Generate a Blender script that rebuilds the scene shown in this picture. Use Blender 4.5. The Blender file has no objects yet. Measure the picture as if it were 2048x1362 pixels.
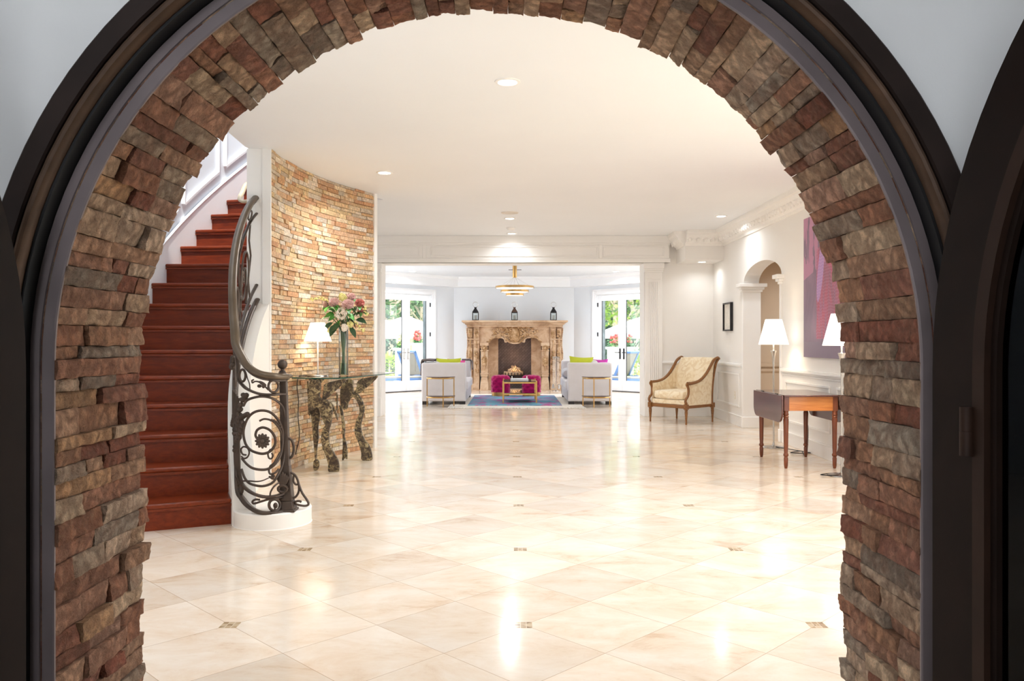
import bpy, bmesh, math, random
from mathutils import Vector, Matrix, noise
random.seed(7)
PI = math.pi
SC = bpy.context.scene
COL = SC.collection
F = 1619.0      # focal length in pixels of the 2048 px wide frame
H = 1.255       # camera height
def P(x, y, Y): return Vector(((x-1024)/F*Y, Y, H-(y-681)/F*Y))
def srgb(r, g, b):
    f = lambda c: (c/255/12.92) if c/255 <= .04045 else ((c/255+.055)/1.055)**2.4
    return (f(r), f(g), f(b), 1)
def lerp(a, b, t): return a+(b-a)*t
def interp(tab, x):
    if x <= tab[0][0]: return tab[0][1]
    for (x0, y0), (x1, y1) in zip(tab, tab[1:]):
        if x <= x1: return lerp(y0, y1, (x-x0)/(x1-x0))
    return tab[-1][1]
def catmull(pts, n=6, closed=False):
    pts = [Vector(p) for p in pts]; out = []; m = len(pts)
    rng = range(m if closed else m-1)
    for i in rng:
        if closed: p0, p1, p2, p3 = pts[i-1], pts[i], pts[(i+1) % m], pts[(i+2) % m]
        else: p0, p1, p2, p3 = pts[max(i-1, 0)], pts[i], pts[i+1], pts[min(i+2, m-1)]
        for k in range(n):
            t = k/n
            out.append(.5*((2*p1)+(p2-p0)*t+(2*p0-5*p1+4*p2-p3)*t*t+(3*p1-p0-3*p2+p3)*t**3))
    if not closed: out.append(pts[-1])
    return out

# ---------------------------------------------------------------- mesh builder
class MB:
    def __init__(self): self.v = []; self.f = []; self.c = []; self.m = []; self.mi = 0; self.col = None
    def add(self, vs, fs):
        o = len(self.v); self.v += [Vector(p) for p in vs]
        for f in fs: self.f.append([i+o for i in f]); self.c.append(self.col); self.m.append(self.mi)
        return self
    def box(self, x0, x1, y0, y1, z0, z1, M=None):
        vs = [Vector((x, y, z)) for z in (z0, z1) for y in (y0, y1) for x in (x0, x1)]
        if M is not None: vs = [M @ p for p in vs]
        return self.add(vs, [(0, 2, 3, 1), (4, 5, 7, 6), (0, 1, 5, 4), (2, 6, 7, 3), (0, 4, 6, 2), (1, 3, 7, 5)])
    def taper(self, c0, s0, c1, s1, M=None):      # square-section frustum between two centres
        vs = []
        for c, s in ((c0, s0), (c1, s1)):
            sx, sy = (s if isinstance(s, tuple) else (s, s))
            vs += [Vector((c[0]+a*sx/2, c[1]+b*sy/2, c[2])) for a, b in ((-1, -1), (1, -1), (1, 1), (-1, 1))]
        if M is not None: vs = [M @ p for p in vs]
        return self.add(vs, [(3, 2, 1, 0), (4, 5, 6, 7), (0, 1, 5, 4), (1, 2, 6, 5), (2, 3, 7, 6), (3, 0, 4, 7)])
    def prism(self, poly, fn0, fn1):              # poly of (u,v); fn maps (u,v) to the two end faces
        n = len(poly)
        vs = [Vector(fn0(*p)) for p in poly]+[Vector(fn1(*p)) for p in poly]
        fs = [list(range(n))[::-1], list(range(n, 2*n))]+[(i, (i+1) % n, n+(i+1) % n, n+i) for i in range(n)]
        return self.add(vs, fs)
    def tube(self, pts, r, n=8, closed=False, cap=True, sq=(1, 1), up=None):
        pts = [Vector(p) for p in pts]; m = len(pts)
        rs = r if isinstance(r, (list, tuple)) else [r]*m
        vs = []; pn = None
        for i, p in enumerate(pts):
            a = pts[i-1] if (i > 0 or closed) else p
            b = pts[(i+1) % m] if (i < m-1 or closed) else p
            t = (b-a)
            t = t.normalized() if t.length > 1e-9 else Vector((0, 0, 1))
            if up is not None: u = Vector(up)
            elif pn is None: u = Vector((0, 0, 1)) if abs(t.z) < .9 else Vector((0, 1, 0))
            else: u = pn
            s = t.cross(u)
            if s.length < 1e-6: s = t.cross(Vector((1, .1, 0)))
            s.normalize(); u = s.cross(t).normalized(); pn = u
            for k in range(n):
                th = 2*PI*k/n+PI/n
                vs.append(p+s*(math.cos(th)*rs[i]*sq[0])+u*(math.sin(th)*rs[i]*sq[1]))
        fs = []
        for i in range(m if closed else m-1):
            j = (i+1) % m
            for k in range(n): fs.append((i*n+k, i*n+(k+1) % n, j*n+(k+1) % n, j*n+k))
        if cap and not closed: fs += [list(range(n))[::-1], list(range((m-1)*n, m*n))]
        return self.add(vs, fs)
    def lathe(self, prof, c=(0, 0, 0), n=24, M=None, cap=True):
        vs = []; c = Vector(c)
        for r, z in prof:
            for k in range(n):
                p = Vector((r*math.cos(2*PI*k/n), r*math.sin(2*PI*k/n), z))
                vs.append(c+p if M is None else M @ (c+p))
        fs = []
        for i in range(len(prof)-1):
            for k in range(n): fs.append((i*n+k, i*n+(k+1) % n, (i+1)*n+(k+1) % n, (i+1)*n+k))
        if cap:
            if prof[0][0] > 1e-5: fs.append(list(range(n))[::-1])
            if prof[-1][0] > 1e-5: fs.append(list(range((len(prof)-1)*n, len(prof)*n)))
        return self.add(vs, fs)
    def ell(self, c, rx, ry, rz, n=12, m=8, M=None, e=1.0):
        c = Vector(c); vs = []; fs = []
        sg = lambda a: math.copysign(abs(a)**e, a)
        for i in range(m+1):
            ph = -PI/2+PI*i/m
            for k in range(n):
                th = 2*PI*k/n
                p = Vector((rx*sg(math.cos(ph))*sg(math.cos(th)), ry*sg(math.cos(ph))*sg(math.sin(th)), rz*sg(math.sin(ph))))
                if M is not None: p = M @ p
                vs.append(c+p)
        for i in range(m):
            for k in range(n): fs.append((i*n+k, i*n+(k+1) % n, (i+1)*n+(k+1) % n, (i+1)*n+k))
        return self.add(vs, fs)
    def surf(self, fn, nu, nv, closeu=False):
        vs = [fn(i/nu, j/nv) for j in range(nv+1) for i in range(nu+1)]
        fs = [(j*(nu+1)+i, j*(nu+1)+i+1, (j+1)*(nu+1)+i+1, (j+1)*(nu+1)+i) for j in range(nv) for i in range(nu)]
        return self.add(vs, fs)
    def sweep(self, pts, prof, frame, closed=False):   # prof list of (a,b); frame(i)->(A,B) vectors
        n = len(prof); m = len(pts); vs = []
        for i, p in enumerate(pts):
            A, B = frame(i)
            for a, b in prof: vs.append(Vector(p)+A*a+B*b)
        fs = [(i*n+k, i*n+(k+1) % n, (i+1)*n+(k+1) % n, (i+1)*n+k) for i in range(m-1) for k in range(n)]
        fs += [list(range(n))[::-1], list(range((m-1)*n, m*n))]
        return self.add(vs, fs)
    def build(self, name, mat, parent=None, smooth=True, bevel=0, seg=2, angle=40, local=False, sub=0, fix=True):
        me = bpy.data.meshes.new(name)
        off = Vector((0, 0, 0))
        if parent is not None and not local:
            r = parent
            while r.parent is not None: r = r.parent
            off = Vector(r.location)
        me.from_pydata([tuple(p-off) for p in self.v], [], self.f)
        for mt in (mat if isinstance(mat, (list, tuple)) else [mat]): me.materials.append(mt)
        if any(self.m): me.polygons.foreach_set('material_index', self.m)
        if any(c is not None for c in self.c):
            ca = me.color_attributes.new('Col', 'FLOAT_COLOR', 'CORNER')
            data = []
            for p in me.polygons:
                c = self.c[p.index] or (1, 1, 1, 1)
                data += list(c)*p.loop_total
            ca.data.foreach_set('color', data)
        if fix:
            bm = bmesh.new(); bm.from_mesh(me); bmesh.ops.recalc_face_normals(bm, faces=bm.faces); bm.to_mesh(me); bm.free()
        me.polygons.foreach_set('use_smooth', [smooth]*len(me.polygons))
        if smooth: me.set_sharp_from_angle(angle=math.radians(angle))
        o = bpy.data.objects.new(name, me); COL.objects.link(o)
        if parent is not None: o.parent = parent
        if bevel:
            b = o.modifiers.new('bevel', 'BEVEL'); b.width = bevel; b.segments = seg; b.limit_method = 'ANGLE'; b.angle_limit = math.radians(35)
        if sub:
            s = o.modifiers.new('sub', 'SUBSURF'); s.levels = sub; s.render_levels = sub
        return o
def tag(o, label=None, cat=None, group=None, kind=None):
    if label: o['label'] = label
    if cat: o['category'] = cat
    if group: o['group'] = group
    if kind: o['kind'] = kind
    return o
def thing(name, label, cat, loc=(0, 0, 0), rz=0, group=None, kind=None):
    o = bpy.data.objects.new(name, None); COL.objects.link(o); o.empty_display_size = .1
    o.location = loc; o.rotation_euler = (0, 0, rz)
    return tag(o, label, cat, group, kind)
def struct(o, label, cat): return tag(o, label, cat, kind='structure')
def copy_tree(o, parent=None):
    c = o.copy(); COL.objects.link(c)
    if parent is not None: c.parent = parent
    for ch in list(o.children): copy_tree(ch, c)
    return c
def place(o, loc, rz=None, label=None):
    o.location = loc
    if rz is not None: o.rotation_euler = (0, 0, rz)
    if label: o['label'] = label
    return o

# ---------------------------------------------------------------- materials
class G:
    def __init__(self, name):
        self.m = bpy.data.materials.new(name); self.m.use_nodes = True
        self.nt = self.m.node_tree; self.b = self.nt.nodes['Principled BSDF']; self.out = self.nt.nodes['Material Output']
    def n(self, t, **kw):
        nd = self.nt.nodes.new(t)
        for k, v in kw.items():
            if k.startswith('i_'): nd.inputs[k[2:].replace('_', ' ')].default_value = v
            else: setattr(nd, k, v)
        return nd
    def l(self, a, b): self.nt.links.new(a, b)
    def val(self, sock, v):
        if isinstance(v, (int, float)) or isinstance(v, (tuple, list)): sock.default_value = v
        else: self.l(v, sock)
    def math(self, op, a, b=None, c=None):
        nd = self.n('ShaderNodeMath', operation=op)
        for i, v in enumerate((a, b, c)):
            if v is not None: self.val(nd.inputs[i], v)
        return nd.outputs[0]
    def mix(self, fac, a, b, mode='MIX'):
        nd = self.n('ShaderNodeMix', data_type='RGBA', blend_type=mode)
        self.val(nd.inputs[0], fac); self.val(nd.inputs[6], a); self.val(nd.inputs[7], b)
        return nd.outputs[2]
    def coord(self, kind='Object', scale=(1, 1, 1), rot=(0, 0, 0), loc=(0, 0, 0)):
        tc = self.n('ShaderNodeTexCoord'); mp = self.n('ShaderNodeMapping')
        mp.inputs['Scale'].default_value = scale; mp.inputs['Rotation'].default_value = rot; mp.inputs['Location'].default_value = loc
        self.l(tc.outputs[kind], mp.inputs[0]); return mp.outputs[0]
    def noise(self, vec, scale=5, detail=4, rough=.55, dist=0):
        nd = self.n('ShaderNodeTexNoise'); self.l(vec, nd.inputs['Vector'])
        nd.inputs['Scale'].default_value = scale; nd.inputs['Detail'].default_value = detail
        nd.inputs['Roughness'].default_value = rough; nd.inputs['Distortion'].default_value = dist
        return nd.outputs['Fac']
    def ramp(self, fac, stops, interp='LINEAR'):
        nd = self.n('ShaderNodeValToRGB'); self.l(fac, nd.inputs[0]); cr = nd.color_ramp; cr.interpolation = interp
        while len(cr.elements) > 1: cr.elements.remove(cr.elements[-1])
        cr.elements[0].position = stops[0][0]; cr.elements[0].color = stops[0][1]
        for p, c in stops[1:]:
            e = cr.elements.new(p); e.color = c
        return nd.outputs[0]
    def bump(self, h, strength=.3, dist=.01):
        nd = self.n('ShaderNodeBump'); nd.inputs['Strength'].default_value = strength; nd.inputs['Distance'].default_value = dist
        self.l(h, nd.inputs['Height']); self.l(nd.outputs[0], self.b.inputs['Normal'])
    def set(self, color=None, rough=None, metal=None, spec=None, **kw):
        if color is not None: self.val(self.b.inputs['Base Color'], color)
        if rough is not None: self.val(self.b.inputs['Roughness'], rough)
        if metal is not None: self.val(self.b.inputs['Metallic'], metal)
        if spec is not None: self.val(self.b.inputs['Specular IOR Level'], spec)
        for k, v in kw.items(): self.val(self.b.inputs[k.replace('_', ' ')], v)
        return self.m
W1 = (1, 1, 1, 1); B0 = (0, 0, 0, 1)
def gray(v): return (v, v, v, 1)
def plain(name, c, rough=.6, metal=0, var=.06, vs=6, bump=0, bs=60, spec=.5, **kw):
    g = G(name); v = g.coord(); nz = g.noise(v, vs, 3)
    lo = tuple(x*(1-var) for x in c[:3])+(1,); hi = tuple(min(1, x*(1+var)) for x in c[:3])+(1,)
    if bump: g.bump(g.noise(v, bs, 3), bump, .004)
    return g.set(g.ramp(nz, [(.3, lo), (.7, hi)]), rough, metal, spec, **kw)
def glassy(name, tint=(1, 1, 1, 1), rough=.02, amt=.12, edge=None):
    g = G(name); g.nt.nodes.remove(g.b)
    tr = g.n('ShaderNodeBsdfTransparent'); tr.inputs[0].default_value = tint
    gl = g.n('ShaderNodeBsdfGlossy'); gl.inputs['Roughness'].default_value = rough
    fr = g.n('ShaderNodeFresnel'); fr.inputs[0].default_value = 1.45
    nz = g.noise(g.coord(), 3, 2)
    f = g.math('MULTIPLY', fr.outputs[0], g.math('MULTIPLY_ADD', nz, .1, amt*8))
    mx = g.n('ShaderNodeMixShader'); g.l(g.math('MINIMUM', f, 1.0), mx.inputs[0]); g.l(tr.outputs[0], mx.inputs[1]); g.l(gl.outputs[0], mx.inputs[2])
    g.l(mx.outputs[0], g.out.inputs[0]); return g.m
def emis(name, c, s):
    g = G(name); nz = g.noise(g.coord(), 4, 2)
    g.set(c, .5); g.val(g.b.inputs['Emission Color'], g.mix(nz, c, tuple(min(1, x*1.04) for x in c[:3])+(1,)))
    g.b.inputs['Emission Strength'].default_value = s; return g.m
def wood(name, dark, light, axis=0, rough=.35, scale=1, coat=.3):
    g = G(name); s = [14*scale]*3; s[axis] = 1.2*scale
    v = g.coord('Object', tuple(s)); nz = g.noise(v, 3, 6, .6, .6)
    fine = g.noise(g.coord('Object', tuple(x*6 for x in s)), 3, 3)
    c = g.ramp(nz, [(.3, dark), (.5, tuple((a+b)/2 for a, b in zip(dark, light))), (.72, light)])
    c = g.mix(.25, c, g.mix(fine, dark, light)); g.bump(fine, .06, .002)
    return g.set(c, rough, 0, .3, Coat_Weight=coat, Coat_Roughness=.15)
def stone_mat(name, bump=.6, bscale=38, vein=.5, rough=.85, dist=.012, dark=.5, rust=(176, 112, 76), rv=.55):
    g = G(name); at = g.n('ShaderNodeAttribute', attribute_name='Col'); v = g.coord()
    n1 = g.noise(v, bscale*.75, 8, .72, .35); n3 = g.noise(v, bscale*.3, 7, .68, .5); n4 = g.noise(v, bscale*.5, 7, .68, .3)
    rd = g.n('ShaderNodeTexNoise', noise_type='RIDGED_MULTIFRACTAL'); g.l(v, rd.inputs['Vector']); rd.inputs['Scale'].default_value = bscale*.55; rd.inputs['Detail'].default_value = 6; rd.inputs['Roughness'].default_value = .6; rd.inputs['Distortion'].default_value = .3
    ridge = rd.outputs['Fac']
    base = at.outputs['Color']
    c = g.mix(g.ramp(n3, [(.45, gray(0)), (.62, gray(rv))]), base, g.mix(.5, base, srgb(*rust)))
    c = g.mix(g.ramp(n4, [(.5, gray(0)), (.66, gray(vein))]), c, g.mix(.3, base, srgb(212, 184, 152)))
    c = g.mix(.9, c, g.ramp(n1, [(.3, gray(dark)), (.44, gray(.5+dark*.5)), (.6, gray(1.02)), (.75, gray(1.15))]), 'MULTIPLY')
    c = g.mix(g.ramp(ridge, [(.0, gray(.55*(1.3-dark))), (.18, gray(0))]), c, srgb(84, 56, 44))
    n2 = g.noise(v, bscale*3.2, 5, .7, .2); rv2 = g.n('ShaderNodeTexNoise', noise_type='RIDGED_MULTIFRACTAL'); g.l(g.coord('Object', (1, .6, 1.3)), rv2.inputs['Vector']); rv2.inputs['Scale'].default_value = bscale*.4; rv2.inputs['Detail'].default_value = 7; rv2.inputs['Roughness'].default_value = .65; rv2.inputs['Distortion'].default_value = .5
    c = g.mix(g.ramp(rv2.outputs['Fac'], [(.62, gray(0)), (.85, gray(.55*vein*2))]), c, g.mix(.35, base, srgb(226, 208, 186)))
    c = g.mix(.6, c, g.ramp(n2, [(.3, gray(.55)), (.5, gray(1)), (.7, gray(1.15))]), 'MULTIPLY')
    hh = g.math('ADD', g.math('ADD', g.math('MULTIPLY', n1, .9), g.math('MULTIPLY', ridge, .3)), g.math('MULTIPLY', n2, .25))
    g.bump(hh, bump, dist)
    return g.set(c, rough, 0, .25)

M = {}
M['white'] = plain('wall_paint', srgb(242, 237, 230), .55, var=.015, vs=1.5)
M['cream'] = plain('cream_paint', srgb(240, 237, 233), .6, var=.015, vs=1.5)
M['trim'] = plain('trim_paint', srgb(245, 243, 240), .35, var=.01, vs=2)
M['ceil'] = plain('ceiling_paint', srgb(240, 242, 245), .7, var=.012, vs=1)
M['coolwall'] = plain('cool_wall_paint', srgb(230, 235, 241), .6, var=.015, vs=1.5)
M['cooltrim'] = plain('cool_trim_paint', srgb(244, 246, 249), .35, var=.01, vs=2)
M['plaster'] = plain('plaster', srgb(228, 228, 228), .85, var=.03, vs=3, bump=.08, bs=220)
M['hall'] = plain('hall_paint', srgb(218, 196, 170), .7, var=.02, vs=2)
M['bronze'] = plain('dark_bronze', srgb(40, 29, 25), .6, .1, var=.3, vs=5, bump=.05, bs=90, spec=.2)
M['steel'] = plain('blued_steel', srgb(118, 106, 106), .5, .2, var=.18, vs=4, bump=.03, bs=70, spec=.35)
M['leafbronze'] = plain('door_leaf_bronze', srgb(27, 16, 11), .65, .0, var=.3, vs=5, bump=.05, bs=90, spec=.15)
M['leafrust'] = plain('door_sash_bronze', srgb(44, 28, 20), .6, .1, var=.3, vs=6, bump=.05, bs=90, spec=.2)
M['rust'] = plain('rubbed_bronze', srgb(78, 57, 42), .5, .25, var=.35, vs=9, bump=.05, bs=90, spec=.3)
M['black'] = plain('black_seal', srgb(12, 11, 12), .6, var=.2)
M['iron'] = plain('wrought_iron', srgb(74, 60, 50), .42, .35, var=.25, vs=12, bump=.12, bs=120)
M['railbrass'] = plain('aged_handrail', srgb(98, 84, 68), .35, .5, var=.2, vs=5)
M['brass'] = plain('brushed_brass', srgb(190, 150, 92), .28, .95, var=.1, vs=12)
M['nickel'] = plain('satin_nickel', srgb(190, 186, 180), .25, .9, var=.06, vs=8)
M['blackmetal'] = plain('black_metal', srgb(40, 38, 40), .4, .5, var=.2, vs=10)
M['stone'] = stone_mat('ledger_stone', 1.0, 42, .55, dist=.028, dark=.5)
M['stonefine'] = stone_mat('split_face_stone', .6, 46, .5, dist=.01, dark=.8, rust=(226, 166, 108), rv=.5)
M['mahog'] = wood('mahogany', srgb(88, 30, 10), srgb(140, 58, 24), 0, .32, 1, .12)
M['riserw'] = wood('mahogany_riser', srgb(88, 29, 9), srgb(132, 52, 19), 0, .4, 1, .05)
M['cherry'] = wood('cherry_apron', srgb(176, 98, 40), srgb(214, 142, 74), 0, .35, 1, .3)
M['darktop'] = wood('dark_table_wood', srgb(66, 34, 30), srgb(104, 60, 50), 1, .22, 1, .5)
M['darkleg'] = wood('dark_leg_wood', srgb(84, 38, 20), srgb(134, 72, 40), 2, .3, 1, .3)
M['walnut'] = wood('walnut_frame', srgb(96, 58, 26), srgb(158, 106, 56), 0, .35, 2, .3)
M['glass'] = glassy('clear_glass', (.96, .98, .98, 1), .01, .1)
M['pane'] = glassy('door_glass', (.95, .97, .97, 1), .01, .1)
M['tableglass'] = glassy('table_glass', (.86, .95, .92, 1), .01, .14)
M['glassedge'] = plain('green_glass_edge', srgb(28, 78, 66), .1, 0, var=.2)
M['darkglass'] = glassy('dark_tinted_glass', (.02, .02, .02, 1), .05, .03)
M['water'] = glassy('vase_water', (.72, .86, .76, 1), .02, .1)
M['shade'] = emis('lit_lamp_shade', (1, .95, .87, 1), 1.5)
M['lens'] = emis('lit_lens', (1, .95, .86, 1), 14)
M['ringlight'] = emis('lit_ring', (1, .97, .93, 1), 1.5)
M['flame'] = emis('gas_flame', (1, .62, .3, 1), 1.0)
M['mosaic'] = plain('mosaic', srgb(150, 130, 105), .4)

def floor_mat():
    g = G('travertine_floor'); T = .4572; S = 1.294; x0, y0 = .05, 3.571
    tc = g.n('ShaderNodeTexCoord'); sp = g.n('ShaderNodeSeparateXYZ'); g.l(tc.outputs['Object'], sp.inputs[0])
    x, y = sp.outputs[0], sp.outputs[1]
    xs = g.math('SUBTRACT', x, x0); ys = g.math('SUBTRACT', y, y0)
    k = 1/(T*math.sqrt(2))
    u = g.math('MULTIPLY', g.math('ADD', xs, ys), k); v = g.math('MULTIPLY', g.math('SUBTRACT', xs, ys), k)
    fu, fv = g.math('FLOOR', u), g.math('FLOOR', v)
    cb = g.n('ShaderNodeCombineXYZ'); g.l(fu, cb.inputs[0]); g.l(fv, cb.inputs[1])
    wn = g.n('ShaderNodeTexWhiteNoise', noise_dimensions='3D'); g.l(cb.outputs[0], wn.inputs['Vector'])
    du = g.math('ABSOLUTE', g.math('SUBTRACT', g.math('FRACT', u), .5)); dv = g.math('ABSOLUTE', g.math('SUBTRACT', g.math('FRACT', v), .5))
    grout = g.math('GREATER_THAN', g.math('MAXIMUM', du, dv), .4965)
    # small mosaic inlays on a square grid
    wx = g.math('SUBTRACT', g.math('FRACT', g.math('ADD', g.math('DIVIDE', xs, S), .5)), .5)
    wy = g.math('SUBTRACT', g.math('FRACT', g.math('ADD', g.math('DIVIDE', ys, S), .5)), .5)
    ins = g.math('LESS_THAN', g.math('MAXIMUM', g.math('ABSOLUTE', wx), g.math('ABSOLUTE', wy)), .0305)
    inl = g.math('LESS_THAN', y, 13.2); ins = g.math('MULTIPLY', ins, inl)
    mu = g.math('MULTIPLY', wx, 1/.0203); mv = g.math('MULTIPLY', wy, 1/.0203)
    mu = g.math('ADD', mu, .5); mv = g.math('ADD', mv, .5)
    cb2 = g.n('ShaderNodeCombineXYZ'); g.l(g.math('FLOOR', g.math('ADD', mu, g.math('MULTIPLY', fu, 7))), cb2.inputs[0]); g.l(g.math('FLOOR', g.math('ADD', mv, g.math('MULTIPLY', fv, 5))), cb2.inputs[1])
    wn2 = g.n('ShaderNodeTexWhiteNoise', noise_dimensions='2D'); g.l(cb2.outputs[0], wn2.inputs['Vector'])
    mg = g.math('GREATER_THAN', g.math('MAXIMUM', g.math('ABSOLUTE', g.math('SUBTRACT', g.math('FRACT', mu), .5)), g.math('ABSOLUTE', g.math('SUBTRACT', g.math('FRACT', mv), .5))), .44)
    moscol = g.mix(mg, g.ramp(wn2.outputs[0], [(.1, srgb(138, 112, 82)), (.5, srgb(176, 150, 116)), (.9, srgb(198, 176, 146))]), srgb(214, 196, 172))
    # travertine: per-tile shift, soft clouds, stretched pores
    off = g.n('ShaderNodeVectorMath', operation='MULTIPLY_ADD'); g.l(wn.outputs['Color'], off.inputs[0]); off.inputs[1].default_value = (9, 9, 9); g.l(tc.outputs['Object'], off.inputs[2])
    st = g.n('ShaderNodeMapping'); g.l(off.outputs[0], st.inputs[0]); st.inputs['Scale'].default_value = (1, 1.7, 1); st.inputs['Rotation'].default_value = (0, 0, .2)
    c1 = g.noise(st.outputs[0], 2.2, 9, .7, .5); c2 = g.noise(st.outputs[0], 16, 6, .75, .3)
    col = g.ramp(c1, [(.28, srgb(208, 176, 146)), (.43, srgb(230, 210, 188)), (.58, srgb(236, 222, 206)), (.75, srgb(240, 230, 218))])
    col = g.mix(g.ramp(c2, [(.58, gray(0)), (.76, gray(.4))]), col, srgb(208, 178, 148))
    tone = g.ramp(wn.outputs[0], [(0, gray(.86)), (.5, gray(.96)), (1, gray(1.03))])
    col = g.mix(1, col, tone, 'MULTIPLY')
    col = g.mix(g.math('MULTIPLY', grout, .75), col, srgb(176, 146, 118))
    col = g.mix(ins, col, moscol)
    # narrow mosaic border in front of the opening
    bd = g.math('LESS_THAN', g.math('ABSOLUTE', g.math('SUBTRACT', y, 13.62)), .07)
    dots = g.n('ShaderNodeTexChecker'); dots.inputs['Scale'].default_value = 46; g.l(tc.outputs['Object'], dots.inputs[0]); dots.inputs[1].default_value = srgb(190, 166, 138); dots.inputs[2].default_value = srgb(226, 208, 184)
    col = g.mix(bd, col, dots.outputs[0])
    g.bump(g.math('MULTIPLY', grout, -1), .15, .002)
    rg = g.ramp(c2, [(.4, gray(.11)), (.8, gray(.19))])
    return g.set(col, rg, 0, .34)
M['floor'] = floor_mat()
WORLD, SUN, EXPO = 5.0, 5.0, 0.0
# ---------------------------------------------------------------- room shell
CX, CY = 2.06, 7.4                       # centre of the curved stair in plan
def arc(R, a, z=0): return Vector((CX-R*math.cos(a), CY+R*math.sin(a), z))
ZC = 2.976
AX, ZS = -.061, 1.189                    # arch axis and spring height
YB = 13.4                                # wall with the wide opening
XR = 3.33
def wallbox(name, x0, x1, y0, y1, z0, z1, mat, label, cat='wall'):
    return struct(MB().box(x0, x1, y0, y1, z0, z1).build(name, mat, smooth=False), label, cat)
fl = MB(); fl.box(-4.6, 7.2, 2.0, 21.0, -.1, 0)
struct(fl.build('floor', M['floor'], smooth=False), 'polished travertine floor of diagonal tiles with small mosaic inlays', 'floor')

# ceiling of the hall with the stairwell left open
cp = [(-2.34, 2.5), (-2.34, 6.6), (-2.37, 7.2)]+[(arc(4.40, a).x, arc(4.40, a).y) for a in (0, .1, .2, .3, .4, .5, .6)]+[(-4.6, 10.6), (-4.6, 13.6), (XR+.25, 13.6), (XR+.25, 2.5)]
struct(MB().prism(cp, lambda u, v: (u, v, ZC), lambda u, v: (u, v, ZC+.3)).build('ceiling', M['ceil'], smooth=False), 'smooth pale ceiling over the entrance hall', 'ceiling')

# front wall with the arched doorway
def arch_outline(R, n=40): return [(AX-R, 0)]+[(AX-R*math.cos(PI*i/n), ZS+R*math.sin(PI*i/n)) for i in range(n+1)]+[(AX+R, 0)]
R0 = 1.125
wp = [(-4.7, 0)]+arch_outline(R0)+[(3.7, 0), (3.7, 5.6), (-4.7, 5.6)]
wp2 = [(-4.7, 0)]+arch_outline(1.19)+[(3.7, 0), (3.7, 5.6), (-4.7, 5.6)]
struct(MB().prism(wp, lambda u, v: (u, 2.04, v), lambda u, v: (u, 2.53, v)).prism(wp2, lambda u, v: (u, 2.0, v), lambda u, v: (u, 2.04, v)).build('wall_front', M['plaster'], smooth=False), 'grey plaster wall around the stone archway', 'wall')

# stone lining of the archway: radial courses of rough ledger stones
PALETTE = [srgb(*c) for c in ((176, 132, 108), (158, 104, 84), (190, 150, 122), (146, 98, 80), (202, 170, 140), (184, 156, 130), (166, 146, 126), (170, 122, 98),
                              (208, 180, 150), (152, 136, 120), (190, 166, 142), (144, 88, 70), (194, 152, 114), (172, 156, 138), (164, 112, 94), (196, 170, 146), (186, 146, 124), (178, 140, 112), (166, 116, 90), (192, 158, 128), (160, 112, 88), (182, 136, 106))]
L1 = ZS; LA = PI*1.0
def arch_frame(s):          # s along the intrados (metres at radius 1.09): origin on the R0 line, inward normal
    Rm = 1.09
    if s < ZS: return Vector((AX-R0, 0, s)), Vector((1, 0, 0)), Vector((0, 0, 1))
    if s < ZS+PI*Rm:
        th = (s-ZS)/Rm
        return Vector((AX-R0*math.cos(th), 0, ZS+R0*math.sin(th))), Vector((math.cos(th), 0, -math.sin(th))), Vector((math.sin(th), 0, math.cos(th)))
    t = s-ZS-PI*Rm
    return Vector((AX+R0, 0, ZS-t)), Vector((-1, 0, 0)), Vector((0, 0, -1))
mb = MB(); rnd = random.Random(11); s = 0; TOT = 2*ZS+PI*1.09
def rough_stone(mb, fn, u0, u1, w0, w1, d, rnd, amp, nu=7, nw=4, seed=0):
    # fn(u, w, depth) -> point; face displaced, sides drawn down to depth 0
    ru = []
    tilt = rnd.uniform(-1, 1)*amp*1.1; tw = rnd.uniform(-1, 1)*amp*.9; o = Vector((rnd.uniform(0, 90), rnd.uniform(0, 90), seed))
    vs = []; fs = []
    for j in range(nw+1):
        for i in range(nu+1):
            a, b = i/nu, j/nw
            u = lerp(u0, u1, a); w = lerp(w0, w1, b)
            q = Vector((u*16, w*16, 0))+o
            h = d+tilt*(a-.5)*2+tw*(b-.5)*2+amp*1.4*noise.noise(q)+amp*.9*noise.noise(q*2.7)+amp*.55*noise.noise(Vector((q.x*5, q.y*9, q.z)))+amp*.35*abs(noise.noise(q*11))
            e = min(a, 1-a)*(u1-u0); e2 = min(b, 1-b)*(w1-w0)
            if e < 1e-6 or e2 < 1e-6: h -= .003
            h = max(h, .006)
            vs.append(fn(u+.004*noise.noise(q*1.7+Vector((5, 3, 1))), w+.003*noise.noise(q*1.3), h))
    for j in range(nw):
        for i in range(nu): fs.append((j*(nu+1)+i, j*(nu+1)+i+1, (j+1)*(nu+1)+i+1, (j+1)*(nu+1)+i))
    rim = [i for i in range(nu+1)]+[j*(nu+1)+nu for j in range(1, nw+1)]+[nw*(nu+1)+i for i in range(nu-1, -1, -1)]+[j*(nu+1) for j in range(nw-1, 0, -1)]
    base = len(vs)
    for r in rim:
        j, i = divmod(r, nu+1)
        vs.append(fn(lerp(u0, u1, i/nu), lerp(w0, w1, j/nw), 0))
    m = len(rim)
    for k in range(m): fs.append((rim[k], base+k, base+(k+1) % m, rim[(k+1) % m]))
    mb.add(vs, fs)
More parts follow.
